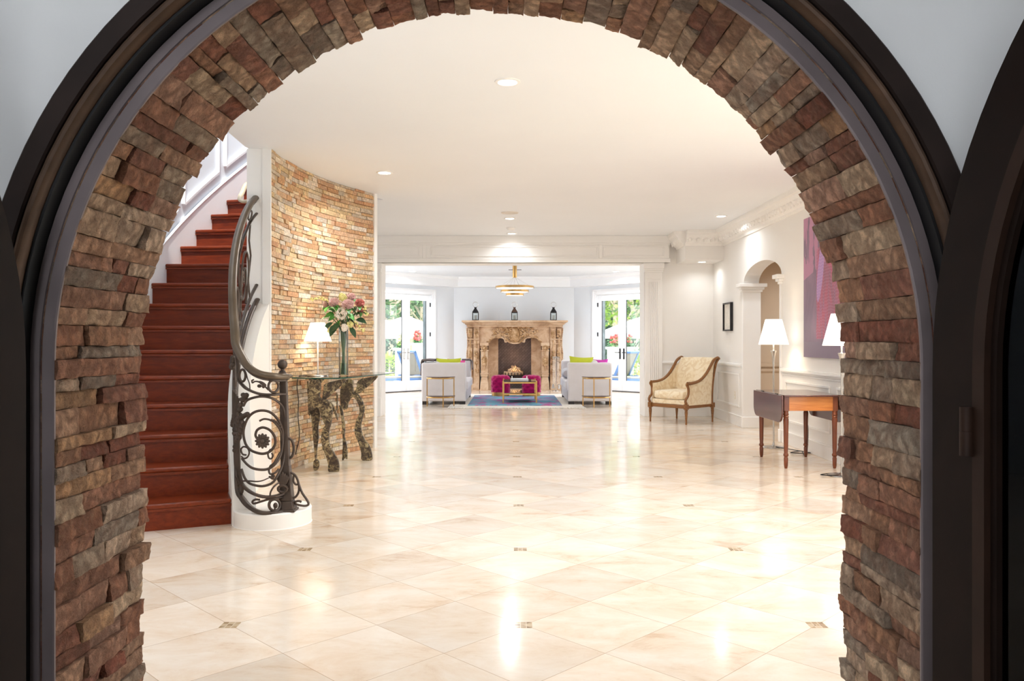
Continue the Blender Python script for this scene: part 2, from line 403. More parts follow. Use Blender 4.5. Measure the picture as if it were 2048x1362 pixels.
while s < TOT-.01:
    h = min(rnd.choice((.034, .04, .046, .05, .055, .06, .07)), TOT-s)
    if TOT-s-h < .025: h = TOT-s
    mid = s+h/2; o, nrm, tan = arch_frame(mid)
    y = 2.033; y1 = 2.53+rnd.uniform(-.012, .02)
    while y < y1-.005:
        L = rnd.choice((.10, .13, .16, .2, .24, .3, .36))
        if y1-y-L < .07: L = y1-y
        d = rnd.uniform(.022, .044) if abs(mid-TOT/2) > 1.75 else rnd.uniform(.026, .038)
        if rnd.random() < .10: d += .01
        def fn(u, w, dep, s0=mid):
            oo, nn, tt = arch_frame(w)
            return Vector((oo.x+nn.x*dep, u, oo.z+nn.z*dep))
        c = rnd.choice(PALETTE); k = rnd.uniform(1.08, 1.5); mb.col = tuple(min(1, x*k) for x in c[:3])+(1,)
        rough_stone(mb, fn, y+.0006, y+L-.0008, s+.0006, s+h-.0006, d, rnd, .0046, max(6, int(L/.0085)), 7)
        y += L
    s += h
struct(mb.build('wall_arch', M['stone'], smooth=True, angle=50), 'stacked ledger stone lining of the arched doorway', 'wall')
mb = MB()
pin = arch_outline(1.118); pout = arch_outline(1.134)
mb.prism(pin+pout[::-1], lambda u, v: (u, 2.06, v), lambda u, v: (u, 2.535, v))
struct(mb.build('trim_9', plain('mortar', srgb(178, 152, 124), .9, var=.15, vs=30, bump=.3), smooth=False), 'sandy mortar bed behind the arch stones', 'trim')

# steel arch frame swept along the opening
def frame_ring(name, prof, mat, label):   # prof of (R, y)
    mb = MB(); n = 56
    path = [(0, 0, 0)]+[(1, PI*i/n, 0) for i in range(n+1)]+[(2, 0, 0)]
    vs = []
    for kind, th, _ in path:
        for R, y in prof:
            if kind == 0: vs.append((AX-R, y, 0))
            elif kind == 1: vs.append((AX-R*math.cos(th), y, ZS+R*math.sin(th)))
            else: vs.append((AX+R, y, 0))
    k = len(prof); fs = []
    for i in range(len(path)-1):
        for j in range(k): fs.append((i*k+j, i*k+(j+1) % k, (i+1)*k+(j+1) % k, (i+1)*k+j))
    fs += [list(range(k))[::-1], list(range((len(path)-1)*k, len(path)*k))]
    mb.add(vs, fs); return struct(mb.build(name, mat, angle=25), label, 'trim')
frame_ring('trim_1', [(1.088, 2.038), (1.088, 2.032), (1.092, 2.03), (1.118, 2.03), (1.120, 2.034), (1.123, 2.034), (1.125, 2.03), (1.148, 2.03), (1.150, 2.038)], M['steel'], 'blue-grey steel inner arch of the door frame')
frame_ring('trim_2', [(1.150, 2.055), (1.150, 1.985), (1.157, 1.985), (1.16, 2.055)], M['black'], 'black rubber rebate between the two steel arches')
bead = [(1.157, 2.02)]+[(1.170-.013*math.cos(t), 1.972-.022*math.sin(t)) for t in [PI*i/6 for i in range(7)]]+[(1.184, 2.02)]
frame_ring('trim_3', bead, M['rust'], 'rubbed bronze bead arch of the door frame')
frame_ring('trim_4', [(1.184, 2.005), (1.184, 1.958), (1.188, 1.952), (1.232, 1.948), (1.237, 1.953), (1.237, 2.005)], M['bronze'], 'dark bronze outer casing arch on the plaster wall')

# the two half-arch door leaves, folded back towards the camera
def leaf(name, side, Xh, Yh, th, label):
    e = Vector((side*math.cos(th), -math.sin(th), 0)); nn = Vector((side*math.sin(th), math.cos(th), 0))
    R = 1.08; W = 1.07
    root = thing(name, label, 'door', (Xh, Yh, 0), kind='structure')
    O = Vector((Xh, Yh, 0))
    def pt(s, z, d): return O+e*s+nn*d+Vector((0, 0, z))
    def outline(inset, bottom):
        o = [(inset, bottom)]
        r = R-inset
        for i in range(25):
            a = PI/2*i/24
            if R-r*math.cos(a) <= W-inset+1e-6: o.append((R-r*math.cos(a), ZS+r*math.sin(a)))
        top = ZS+math.sqrt(max(0, r*r-(R-(W-inset))**2))
        o += [(W-inset, top), (W-inset, bottom)]
        return o
    def ring(name, i0, b0, i1, b1, d0, d1, mat, parent):
        a, b = outline(i0, b0), outline(i1, b1); mb = MB(); n = min(len(a), len(b))
        a = a[:n-2]+a[-2:]; b = b[:n-2]+b[-2:]
        vs = [pt(*p, d0) for p in a]+[pt(*p, d0) for p in b]+[pt(*p, d1) for p in a]+[pt(*p, d1) for p in b]
        fs = []
        for i in range(n):
            j = (i+1) % n
            fs += [(i, j, n+j, n+i), (2*n+i, 3*n+i, 3*n+j, 2*n+j), (i, 2*n+i, 2*n+j, j), (n+i, n+j, 3*n+j, 3*n+i)]
        mb.add(vs, fs); return mb.build(name, mat, parent, angle=25)
    ring('leaf_frame', 0, .01, .125, .16, .0, .05, M['leafbronze'], root)
    sash = ring('glazing_sash', .127, .163, .16, .2, -.006, .05, M['leafrust'], root); sash['label'] = 'inner bronze sash around the glass'
    ring('sash_bead', .162, .203, .178, .22, .008, .044, M['leafbronze'], sash)
    gp = outline(.17, .212)
    mb = MB().prism(gp, lambda u, v: pt(u, v, .022), lambda u, v: pt(u, v, .028)); mb.build('glass_pane', M['darkglass'], root, smooth=False)
    for z in (.2, 1.06):
        hb = MB()
        hb.tube([pt(.118, z-.05, -.012), pt(.118, z+.002, -.012)], .014, 12); hb.tube([pt(.118, z, -.012), pt(.118, z+.003, -.012)], .012, 12); hb.tube([pt(.118, z+.003, -.012), pt(.118, z+.054, -.012)], .014, 12)
        hb.build('hinge', M['leafrust'], root)
    return root
leaf('door_2', 1, (1865-1024)/F*1.84, 1.84, math.radians(79), 'dark bronze arched door leaf folded back on the right of the archway')
leaf('door_1', -1, (52-1024)/F*1.9, 1.9, math.radians(79), 'dark bronze arched door leaf folded back on the left of the archway')

# unseen vestibule added around the camera to shade the plaster front wall
wallbox('wall_shading_left', -3.3, -3.1, -3.2, 2.0, 0, 3.9, M['plaster'], 'unseen vestibule wall added for shade left of the arched door')
wallbox('wall_shading_right', 2.6, 2.8, -3.2, 2.0, 0, 3.9, M['plaster'], 'unseen vestibule wall added for shade right of the arched door')
wallbox('ceiling_shading', -3.3, 2.8, -3.2, 2.0, 3.7, 3.9, M['plaster'], 'unseen vestibule ceiling added for shade before the arched door', 'ceiling')
wallbox('floor_vestibule', -3.3, 2.8, -3.2, 2.0, -.1, 0, plain('slate_floor', srgb(120, 112, 104), .6), 'dark stone vestibule floor before the arched door', 'floor')
vb = MB(); vb.box(-.1, 2.8, -3.3, -3.15, 0, 3.9); vb.box(-3.3, -2.95, -3.3, -3.15, 0, 3.9); vb.box(-2.95, -.1, -3.3, -3.15, 3.3, 3.9)
struct(vb.build('wall_shading_back', M['plaster'], smooth=False), 'unseen wall added behind the camera with an opening sized to light the plaster', 'wall')

# right wall, with the low arch into the hall
AY0, AY1 = 10.0, 11.64; AS, AR = 2.07, .25
def arch_el(n=20): return [((AY0+AY1)/2-(AY1-AY0)/2*math.cos(PI*i/n), AS+AR*math.sin(PI*i/n)) for i in range(n+1)]
wr = [(2.53, 0), (2.8, 0), (2.8, 2.7), (6.6, 2.7), (6.6, 0), (AY0, 0)]+arch_el()+[(AY1, 0), (13.6, 0), (13.6, 5.6), (2.53, 5.6)]
struct(MB().prism(wr, lambda u, v: (XR, u, v), lambda u, v: (XR+.22, u, v)).build('wall_right', M['cream'], smooth=False), 'cream right-hand wall with a small arched passage', 'wall')
mb = MB()  # unseen window, added to bring daylight into the hall
for y in (2.8, 4.03, 5.28, 6.53): mb.box(XR+.08, XR+.14, y, y+.07, 0, 2.7)
for z in (0, .35, 2.63): mb.box(XR+.08, XR+.14, 2.87, 6.53, z, z+.07)
struct(mb.build('added_window_1', M['trim'], smooth=False), 'unseen tall white garden window added for daylight in the right wall near the entrance arch', 'window')
# passage behind the arch
wallbox('wall_passage_back', XR+.22, 7.2, 12.0, 12.2, 0, 3.0, M['hall'], 'beige end wall inside the small arched passage')
wallbox('wall_passage_front', XR+.22, 7.2, 8.3, 8.5, 0, 3.0, M['hall'], 'near wall of the small arched passage')
wallbox('wall_passage_right', 7.0, 7.2, 8.5, 12.0, 0, 3.0, M['hall'], 'far side wall of the small arched passage')
wallbox('ceiling_passage', XR+.22, 7.2, 8.3, 12.2, 2.7, 2.9, M['hall'], 'ceiling of the small arched passage', 'ceiling')
pm = MB(); pm.box(XR+.22, 7, 11.965, 12.0, .87, .91); pm.box(XR+.22, 7, 11.98, 12.0, .80, .84); pm.box(XR+.22, 7, 11.975, 12.0, 0, .16)
struct(pm.build('trim_5', M['hall'], smooth=False), 'beige chair rail inside the arched passage', 'trim')

# jamb pilasters and capitals of the small arch
for i, (ya, yb, cap) in enumerate(((AY1-.03, AY1+.02, 1), (AY0-.02, AY0+.03, -1))):
    mb = MB(); mb.box(XR-.02, XR+.24, ya, yb, 0, AS-.09)
    mb.box(XR-.032, XR+.25, ya-.012, yb+.012, 0, .16)
    y0, y1 = ya-.02, yb+.02
    mb.box(XR-.035, XR+.26, y0, y1, AS-.12, AS-.085); mb.box(XR-.055, XR+.28, y0-.025, y1+.025, AS-.085, AS-.05); mb.box(XR-.085, XR+.31, y0-.055, y1+.055, AS-.05, AS)
    struct(mb.build('trim_%d' % (6+i), M['trim'], bevel=.006), ('far' if cap > 0 else 'near')+' white jamb pilaster with capital of the small arch', 'trim')

# wainscot: baseboards, chair rail and panel mouldings
def panel_y(mb, x, y0, y1, z0, z1, w=.028, d=.018, sgn=-1):      # picture-frame moulding on a wall at x
    xa, xb = sorted((x, x+sgn*d))
    mb.box(xa, xb, y0, y1, z0, z0+w); mb.box(xa, xb, y0, y1, z1-w, z1); mb.box(xa, xb, y0, y0+w, z0+w, z1-w); mb.box(xa, xb, y1-w, y1, z0+w, z1-w)
def panel_x(mb, y, x0, x1, z0, z1, w=.028, d=.018, sgn=-1):
    ya, yb = sorted((y, y+sgn*d))
    mb.box(x0, x1, ya, yb, z0, z0+w); mb.box(x0, x1, ya, yb, z1-w, z1); mb.box(x0, x0+w, ya, yb, z0+w, z1-w); mb.box(x1-w, x1, ya, yb, z0+w, z1-w)
bb = MB(); tr = MB()
for ya, yb in ((2.56, 2.78), (6.66, AY0-.05), (AY1+.05, YB)):
    bb.box(XR-.018, XR, ya, yb, 0, .14); bb.box(XR-.026, XR, ya, yb, .14, .158)
    tr.box(XR-.02, XR, ya, yb, .862, .88); tr.box(XR-.04, XR, ya, yb, .88, .905); tr.box(XR-.028, XR, ya, yb, .905, .918); tr.box(XR-.012, XR, ya, yb, .835, .85)
for ya, yb in ((8.46, 9.84), (6.9, 8.28), (11.82, 13.1)): panel_y(tr, XR, ya, yb, .275, .775)
struct(bb.build('baseboard_right', M['trim'], bevel=.004), 'white baseboard along the right wall', 'baseboard')
bb = MB(); bb.box(2.48, XR, YB-.018, YB, 0, .14); bb.box(2.48, XR, YB-.026, YB, .14, .158)
struct(bb.build('baseboard_back', M['trim'], bevel=.004), 'white baseboard behind the armchair', 'baseboard')
tr.box(2.48, XR-.02, YB-.04, YB, .88, .905); tr.box(2.48, XR-.02, YB-.022, YB, .862, .918); panel_x(tr, YB, 2.56, 3.24, .275, .775)
struct(tr.build('trim_8', M['trim'], bevel=.004), 'white chair rail and wainscot panel mouldings of the right wall', 'trim')

# back wall with the wide opening
OX0, OX1, OZ = -2.165, 2.185, 2.535
mb = MB(); mb.box(-4.6, OX0, YB, YB+.45, 0, 5.6); mb.box(OX1, XR+.25, YB, YB+.45, 0, 5.6); mb.box(OX0, OX1, YB, YB+.45, OZ, 5.6)
struct(mb.build('wall_back', M['cream'], smooth=False), 'cream wall with the wide cased opening to the living room', 'wall')
def pilaster(name, x0, x1, lab):
    mb = MB(); y = YB; mb.box(x0, x1, y-.045, y, 0, 2.38)
    mb.box(x0-.01, x1+.012, y-.06, y, 0, .30); mb.box(x0-.004, x1+.006, y-.052, y, .30, .33)
    w = (x1-x0-.12)/5
    for k in range(5): mb.tube([(x0+.06+w*(k+.5), y-.047, .42), (x0+.06+w*(k+.5), y-.047, 2.22)], w*.34, 8)
    mb.box(x0+.03, x1-.03, y-.055, y, 2.26, 2.28); mb.box(x0-.012, x1+.012, y-.06, y, 2.38, 2.41); mb.box(x0-.03, x1+.03, y-.08, y, 2.44, 2.535); mb.box(x0-.02, x1+.02, y-.07, y, 2.41, 2.44)
    return struct(mb.build(name, M['trim'], bevel=.004), lab, 'trim')
pilaster('trim_10', OX1+.012, 2.48, 'white fluted pilaster right of the living room opening')
pilaster('trim_11', OX0-.30, OX0-.012, 'white fluted pilaster left of the living room opening')
# header entablature
mb = MB(); hx0, hx1, hy = -4.55, 2.59, YB-.09
mb.box(hx0, hx1, hy, YB, OZ, ZC)
mb.box(hx0, hx1+.015, hy-.015, YB, OZ, OZ+.07); mb.box(hx0, hx1+.02, hy-.02, YB, ZC-.12, ZC); mb.box(hx0, hx1+.012, hy-.012, YB, ZC-.15, ZC-.12)
for xa, xb in ((-4.4, -1.52), (-1.34, 1.41), (1.5, 2.5)): panel_x(mb, hy, xa, xb, OZ+.1, ZC-.17, .022, .014)
for xa in (-1.47, 1.43): mb.box(xa, xa+.06, hy-.01, hy, OZ+.07, ZC-.15)
struct(mb.build('trim_12', M['trim'], bevel=.004), 'white panelled beam over the living room opening', 'trim')
# dropped soffit and ornate crown in the corner
mb = MB(); mb.box(2.72, XR, 12.72, YB, 2.52, ZC)
struct(mb.build('ceiling_soffit', M['cream'], bevel=.004), 'cream dropped soffit over the armchair corner', 'ceiling')
def crown_prof(): return [(0, 0), (.02, 0), (.03, .02), (.035, .035), (.06, .05), (.09, .085), (.12, .14), (.135, .165), (.16, .175), (.17, .2), (.17, .235), (0, .235)]
cm = plain('crown_plaster', srgb(243, 240, 236), .6, var=.02, vs=20, bump=.5, bs=26)
def crown(name, a, b, out, lab, z=ZC-.235, orn=True):
    mb = MB(); a = Vector((*a, z)); b = Vector((*b, z)); o = Vector((*out, 0))
    mb.sweep([a, b], crown_prof(), lambda i: (o, Vector((0, 0, 1))))
    if orn:
        L = (b-a).length; n = int(L/.11); rn = random.Random(3)
        for k in range(n):
            p = a+(b-a)*((k+.5)/n); d = (b-a).normalized()
            q = p+o*.088+Vector((0, 0, .095))
            mb.ell(q, .035, .035, .035, 8, 5); mb.ell(q+d*.04+Vector((0, 0, .02)), .025, .02, .03, 6, 4); mb.ell(q-d*.04-Vector((0, 0, .02)), .02, .02, .03, 6, 4)
            mb.ell(p+o*.15+Vector((0, 0, .19))+d*.03, .016, .016, .016, 6, 4); mb.ell(p+o*.15+Vector((0, 0, .19))-d*.03, .016, .016, .016, 6, 4)
    return struct(mb.build(name, cm, angle=30), lab, 'trim')
crown('trim_13', (XR, 2.6), (XR, 12.72), (-1, 0), 'ornate plaster crown along the right wall')
crown('trim_14', (2.72, 12.72), (XR, 12.72), (0, -1), 'ornate plaster crown along the corner soffit')
crown('trim_15', (2.72, YB-.1), (2.72, 12.72), (-1, 0), 'short ornate crown return beside the panelled beam')

# outer shell of the hall and its upper floor; left window and skylight added for daylight
struct(MB().box(-4.8, -4.6, 4.5, 13.6, 0, 5.6).box(-4.8, -4.6, 2.0, 2.7, 0, 5.6).box(-4.8, -4.6, 2.7, 4.5, 0, .3).box(-4.8, -4.6, 2.7, 4.5, 2.7, 5.6).build('wall_left', M['coolwall'], smooth=False), 'far left wall of the stair hall with one unseen tall window opening added for daylight', 'wall')
rf = MB(); rf.box(-4.8, -4.2, 2.0, 13.85, 5.6, 5.8); rf.box(-1.6, 3.7, 2.0, 13.85, 5.6, 5.8); rf.box(-4.2, -1.6, 2.0, 5.8, 5.6, 5.8); rf.box(-4.2, -1.6, 9.8, 13.85, 5.6, 5.8)
struct(rf.build('roof', M['coolwall'], smooth=False), 'upper ceiling with an unseen skylight added for daylight over the stairs', 'roof')
# ---------------------------------------------------------------- curved stone wall and stair enclosure
A0, A1 = -.028, .513
mb = MB(); rnd = random.Random(5)
PAL2 = [srgb(*c) for c in ((226, 176, 120), (214, 154, 100), (232, 194, 144), (238, 214, 176), (232, 220, 202), (206, 140, 92), (244, 234, 218), (218, 188, 148), (200, 150, 112), (228, 206, 168), (204, 192, 174), (234, 204, 150), (212, 168, 130), (240, 226, 206))]
z = 0
while z < ZC-.002:
    h = min(rnd.choice((.032, .037, .042, .047, .052)), ZC-z)
    if ZC-z-h < .02: h = ZC-z
    a = A0
    while a < A1-1e-4:
        L = rnd.choice((.08, .11, .14, .18, .22, .28))/4.24
        if A1-a-L < .015: L = A1-a
        d = rnd.uniform(.004, .022); c = tuple(lerp(x, y, .28) for x, y in zip(rnd.choice(PAL2), srgb(236, 214, 184))); k = rnd.uniform(.9, 1.12); mb.col = tuple(min(1, x*k) for x in c[:3])+(1,)
        g0, g1 = a+.0003, a+L-.0003; t1, t2 = rnd.uniform(-.005, .005), rnd.uniform(-.005, .005)
        vs = [arc(4.26, g0, z), arc(4.26, g1, z), arc(4.26, g1, z+h-.002), arc(4.26, g0, z+h-.002),
              arc(4.24-d+t1, g0, z+.0015), arc(4.24-d+t2, g1, z+.0015), arc(4.24-d-t1, g1, z+h-.003), arc(4.24-d-t2, g0, z+h-.003)]
        mb.add(vs, [(4, 5, 6, 7), (0, 1, 5, 4), (1, 2, 6, 5), (2, 3, 7, 6), (3, 0, 4, 7)])
        a += L
    z += h
struct(mb.build('wall_curved_stone', M['stonefine'], smooth=False), 'curved feature wall of thin golden split stone', 'wall')
def arcwall(name, R0_, R1_, a0, a1, z0, z1, mat, lab, n=24):
    mb = MB(); poly = [tuple(arc(R0_, lerp(a0, a1, i/n))[:2]) for i in range(n+1)]+[tuple(arc(R1_, lerp(a1, a0, i/n))[:2]) for i in range(n+1)]
    zf1 = z1 if callable(z1) else (lambda a: z1)
    mb.prism(poly, lambda u, v: (u, v, z0), lambda u, v: (u, v, zf1(math.asin(max(-1, min(1, (v-CY)/math.hypot(u-CX, v-CY)))))))
    return struct(mb.build(name, mat, angle=30), lab, 'wall')
arcwall('wall_curved_backing', 4.258, 4.44, A0-.004, A1+.004, 0, ZC, M['trim'], 'white end and stair side of the curved stone wall')
mb = MB(); mb.prism([tuple(arc(4.21, A1)[:2]), tuple(arc(4.21, A1+.012)[:2]), tuple(arc(4.30, A1+.012)[:2]), tuple(arc(4.30, A1)[:2])], lambda u, v: (u, v, 0), lambda u, v: (u, v, ZC))
mb.prism([tuple(arc(4.225, A0-.006)[:2]), tuple(arc(4.225, A0)[:2]), tuple(arc(4.30, A0)[:2]), tuple(arc(4.30, A0-.006)[:2])], lambda u, v: (u, v, 0), lambda u, v: (u, v, ZC))
struct(mb.build('trim_16', M['trim'], smooth=False), 'white edge strips of the curved stone wall', 'trim')
arcwall('wall_stair', 5.36, 5.5, -.56, .68, 0, 5.6, M['coolwall'], 'white panelled wall on the outer side of the staircase', 40)
# stairs
def an(n): return -.011+.054*(n-9)
def zn(n): return 1.1775+.2*(n-6)
st = thing('staircase', 'curving mahogany staircase rising between white panelled wall and stone wall', 'staircase', (*arc(4.9, an(1))[:2], 0))
RO = 5.335
for n in range(1, 19):
    a, z = an(n), zn(n); RI = 4.395 if n < 9 else 4.448
    mb = MB(); mb.prism([tuple(arc(RI, a+.006)[:2]), tuple(arc(RO, a+.006)[:2]), tuple(arc(RO, a+.011)[:2]), tuple(arc(RI, a+.011)[:2])], lambda u, v: (u, v, max(0, zn(n-1)) if n > 1 else 0), lambda u, v: (u, v, z-.033))
    mb.build('riser', M['riserw'], st, smooth=False)
    mb = MB(); mb.prism([tuple(arc(RI, a)[:2]), tuple(arc(RO, a)[:2]), tuple(arc(RO, a+.066)[:2]), tuple(arc(RI, a+.066)[:2])], lambda u, v: (u, v, z-.033), lambda u, v: (u, v, z))
    mb.build('tread', M['mahog'], st, bevel=.012, seg=3)
    mb = MB(); mb.prism([tuple(arc(RI, a+.002)[:2]), tuple(arc(RO, a+.002)[:2]), tuple(arc(RO, a+.006)[:2]), tuple(arc(RI, a+.006)[:2])], lambda u, v: (u, v, z-.05), lambda u, v: (u, v, z-.033))
    mb.build('nosing_cove', M['mahog'], st, smooth=False)
# outer skirt and panel mouldings
def slope(a): return zn(9)+(a-an(9))/.054*.2
mb = MB(); n = 40; aa = [lerp(-.5, .55, i/n) for i in range(n+1)]
vs = []
for a in aa: vs += [arc(5.36, a, max(0, slope(a)-.3)), arc(5.36, a, max(.15, slope(a)+.20)), arc(5.335, a, max(.15, slope(a)+.20)), arc(5.335, a, max(0, slope(a)-.3))]
mb.add(vs, [(i*4+k, i*4+(k+1) % 4, (i+1)*4+(k+1) % 4, (i+1)*4+k) for i in range(n) for k in range(4)])
mb.tube([arc(5.34, a, max(.15, slope(a)+.205)) for a in aa], .016, 6)
for a0, a1 in ((-.42, -.25), (-.225, -.055), (-.03, .09), (.115, .235), (.26, .42), (.445, .56)):
    lo = [arc(5.345, lerp(a0, a1, i/6), slope(lerp(a0, a1, i/6))+.36) for i in range(7)]
    hi = [arc(5.345, lerp(a0, a1, i/6), slope(lerp(a0, a1, i/6))+1.5) for i in range(7)]
    for line in (lo, hi, [lo[0], hi[0]], [lo[-1], hi[-1]]): mb.tube(line, .022, 6)
struct(mb.build('trim_17', M['cooltrim'], angle=30), 'sloping white skirt and panel mouldings beside the stairs', 'trim')
# ---------------------------------------------------------------- stair stringer, curb and wrought-iron railing
HANDZ = [(5.45, 1.13), (5.55, 1.22), (5.65, 1.33), (5.8, 1.47), (5.95, 1.63), (6.2, 1.83), (6.5, 2.06), (6.8, 2.27), (7.05, 2.43), (7.27, 2.54)]
SHOEZ = [(5.40, .14), (5.47, .19), (5.52, .28), (5.57, .38), (5.66, .5), (5.8, .62), (5.95, .75), (6.2, .93), (6.5, 1.12), (6.8, 1.33), (7.05, 1.5), (7.27, 1.63)]
def ay(Y): return math.asin((Y-CY)/4.35)
mb = MB(); ys = [lerp(5.50, 7.275, i/36) for i in range(37)]
vs = []
for Y in ys:
    a = ay(Y); zt = interp(SHOEZ, Y)-.035
    vs += [arc(4.24, a, 0), arc(4.24, a, zt), arc(4.395 if Y < 7.1 else 4.44, a, zt), arc(4.395 if Y < 7.1 else 4.44, a, 0)]
fs = [(i*4+k, i*4+(k+1) % 4, (i+1)*4+(k+1) % 4, (i+1)*4+k) for i in range(36) for k in range(4)]+[(3, 2, 1, 0), (36*4, 36*4+1, 36*4+2, 36*4+3)]
mb.add(vs, fs)
cc = Vector((-1.655, 5.60, 0)); cr = .262
mb.lathe([(cr+.004, 0), (cr, .004), (cr, .098), (cr-.006, .106), (0, .106)], cc, 48)
mb.build('curb', M['white'], st, angle=30)

rail = thing('stair_railing', 'ornate dark wrought-iron railing with scrolls and ball-topped newel at the stair foot', 'railing', (-1.52, 5.5, .106))
DX = [(455, 5.75), (470, 5.5), (485, 5.43), (500, 5.38), (523, 5.355), (550, 5.38), (575, 5.47), (620, 5.5)]
def R(x, y, dy=0): return P(x, y, interp(DX, x)+dy)
def RT(seq, n=6): return catmull([R(*p) for p in seq], n)
# newel
NY = 5.47
mb = MB(); nx = P(572, 1000, NY).x
def nz(y): return P(0, y, NY).z
mb.taper((nx-.004, NY, nz(760)), .048, (nx-.01, NY, nz(760)+.01), .048)
mb.taper((nx-.002, NY, nz(935)), .056, (nx-.018, NY, nz(748)), .044)
mb.taper((nx+.006, NY, nz(1000)), .085, (nx, NY, nz(930)), .058)
mb.taper((nx+.012, NY, .106), .11, (nx+.006, NY, nz(1000)), .085)
mb.box(nx-.04, nx+.072, NY-.06, NY+.06, .104, .122)
nw = mb.build('newel_post', M['iron'], rail, bevel=.004)
bx = P(565, 729, NY)
mb = MB(); mb.lathe([(.022, -.085), (.026, -.08), (.026, -.055), (.02, -.05), (.02, -.044), (.014, -.04), (.012, -.03)], bx, 20); mb.ell(bx, .033, .033, .033, 20, 14)
mb.build('ball_finial', M['iron'], nw)
# handrail
hp = [R(586, 751.5), R(575, 753), R(560, 753.5), R(545, 752.5), R(522, 748.5), R(502, 738.5), R(488, 722)]+[arc(4.362, ay(Y), interp(HANDZ, Y)) for Y in (5.55, 5.65, 5.8, 5.95, 6.2, 6.5, 6.8, 7.05, 7.26)]
hp = catmull(hp, 5); m = len(hp)
mb = MB(); mb.tube(hp, [.006+.022*min(1, i/6) for i in range(m)], 10, sq=(1.15, .85), up=(0, 0, 1))
mb.build('handrail', M['railbrass'], rail, angle=60)
mb = MB(); mb.tube([p-Vector((0, 0, .026)) for p in hp[6:]], .011, 6, sq=(1.4, .8)); mb.build('handrail_core', M['iron'], rail)
# lower shoe and the second rail under the handrail
sp = [R(577, 1017), R(560, 1023), R(545, 1026), R(522, 1025.5), R(502, 1016), R(486, 999), R(476, 975)]+[arc(4.345, ay(Y), interp(SHOEZ, Y)) for Y in (5.66, 5.8, 5.95, 6.2, 6.5, 6.8, 7.05, 7.26)]
mb = MB(); mb.tube(catmull(sp, 5), .018, 8, sq=(1.3, .8), up=(0, 0, 1)); mb.build('bottom_rail', M['iron'], rail, angle=60)
ip = [R(572, 788), R(555, 788.5), R(541, 789.6), R(520, 788), R(500, 781), R(487, 772), R(477, 757)]+[arc(4.352, ay(Y), interp(HANDZ, Y)-.14) for Y in (5.55, 5.66, 5.8, 5.95, 6.2, 6.5, 6.8, 7.05, 7.26)]
mb = MB(); mb.tube(catmull(ip, 5), .0095, 6, sq=(1.5, 1), up=(0, 0, 1)); mb.build('upper_rail', M['iron'], rail, angle=60)
lp = [(574.8, 983), (553, 992), (532, 994), (511.7, 989.4), (494, 979), (480, 962), (473, 942)]
lps = [R(*p) for p in lp]+[arc(4.352, ay(Y), interp(SHOEZ, Y)+.13) for Y in (5.62, 5.7, 5.8, 5.95, 6.2, 6.5, 6.8, 7.05, 7.26)]
mb = MB(); mb.tube(catmull(lps, 5), .012, 6, sq=(1.3, 1), up=(0, 0, 1)); mb.build('lower_rail', M['iron'], rail, angle=60)
def scroll(name, seq, r=.0085, taper=False, par=None):
    pts = RT(seq); k = len(pts); mb = MB()
    mb.tube(pts, [r*(1-.55*i/k) for i in range(k)] if taper else r, 8); return mb.build(name, M['iron'], par or rail)
scroll('scroll', [(487, 812), (494, 801), (509, 795), (526, 793), (545, 797), (562, 809), (569, 826), (570.5, 847), (571, 870), (570, 900), (564, 932), (553, 955), (544, 966), (528, 972), (512, 971), (498, 966), (489, 955), (483, 938)], .0085)
sc1 = scroll('scroll', [(484, 917), (494, 928.5), (506, 936.5), (523, 939.5), (538, 937), (551, 927), (561.6, 909), (566, 880), (564.5, 858.6), (556, 839.5), (541, 825), (523, 821), (506, 826), (494, 839.5), (487, 861.5), (489.6, 883.5), (498, 897), (509, 904), (526, 907.5), (541, 902), (550, 889), (550, 876), (545, 866), (537, 858.6), (525, 855), (514.6, 860), (511, 870), (514, 877)], .0088)
c = R(525, 882, -.012); mb = MB()
mb.ell(c, .018, .016, .018, 12, 8)
for k in range(12):
    a = 2*PI*k/12; d = Vector((math.cos(a), 0, math.sin(a)))
    mb.ell(c+d*.03, .022, .010, .0115, 8, 6, M=Matrix.Rotation(-a, 3, 'Y'))
mb.build('rosette', M['iron'], sc1)
scroll('scroll', [(519, 842), (529, 838), (544, 841.5), (556, 853), (563, 868), (566, 890)], .007)
scroll('scroll', [(492, 910), (485, 908), (482, 899), (487, 893.5), (495, 896), (498.5, 905), (495, 914), (488, 917), (483, 913)], .006)
scroll('scroll', [(549, 896), (540, 900), (536, 908), (538, 916), (543, 917), (546, 911), (543, 906)], .006)
scroll('scroll', [(560, 905), (549, 925), (541, 932), (538, 941), (541, 948), (551, 945), (557, 938)], .007)
scroll('scroll', [(575, 874), (583.6, 880.6), (587.5, 893), (587, 904), (583, 914), (578, 915.5), (577, 911)], .0095)
scroll('scroll', [(578, 944), (589, 949), (596, 962), (598, 980), (592, 993), (580, 999)], .008)
scroll('scroll', [(588, 950), (587, 962), (592, 969), (597, 966), (594, 957)], .007)
scroll('scroll', [(597, 967), (604, 985), (614, 1000), (617, 1008), (612, 1011.5), (602, 1011), (592, 1008), (591, 1003.5), (598, 1002), (603, 1004)], .008)
scroll('scroll', [(566, 994), (550, 997), (536, 999), (522, 1003), (508, 1007), (505, 1003), (511, 999), (519, 999.5)], .0075)
scroll('scroll', [(563, 962), (549, 972), (541, 985), (541, 996)], .006)
scroll('scroll', [(482, 962), (499, 962), (515, 963), (527, 960.5), (537, 956), (548, 953)], .006, True)
def ringp(name, x, y, rx, ry, r=.0085):
    pts = [R(x+rx*math.cos(2*PI*k/24), y+ry*math.sin(2*PI*k/24)) for k in range(24)]
    return MB().tube(pts, r, 8, closed=True).build(name, M['iron'], rail)
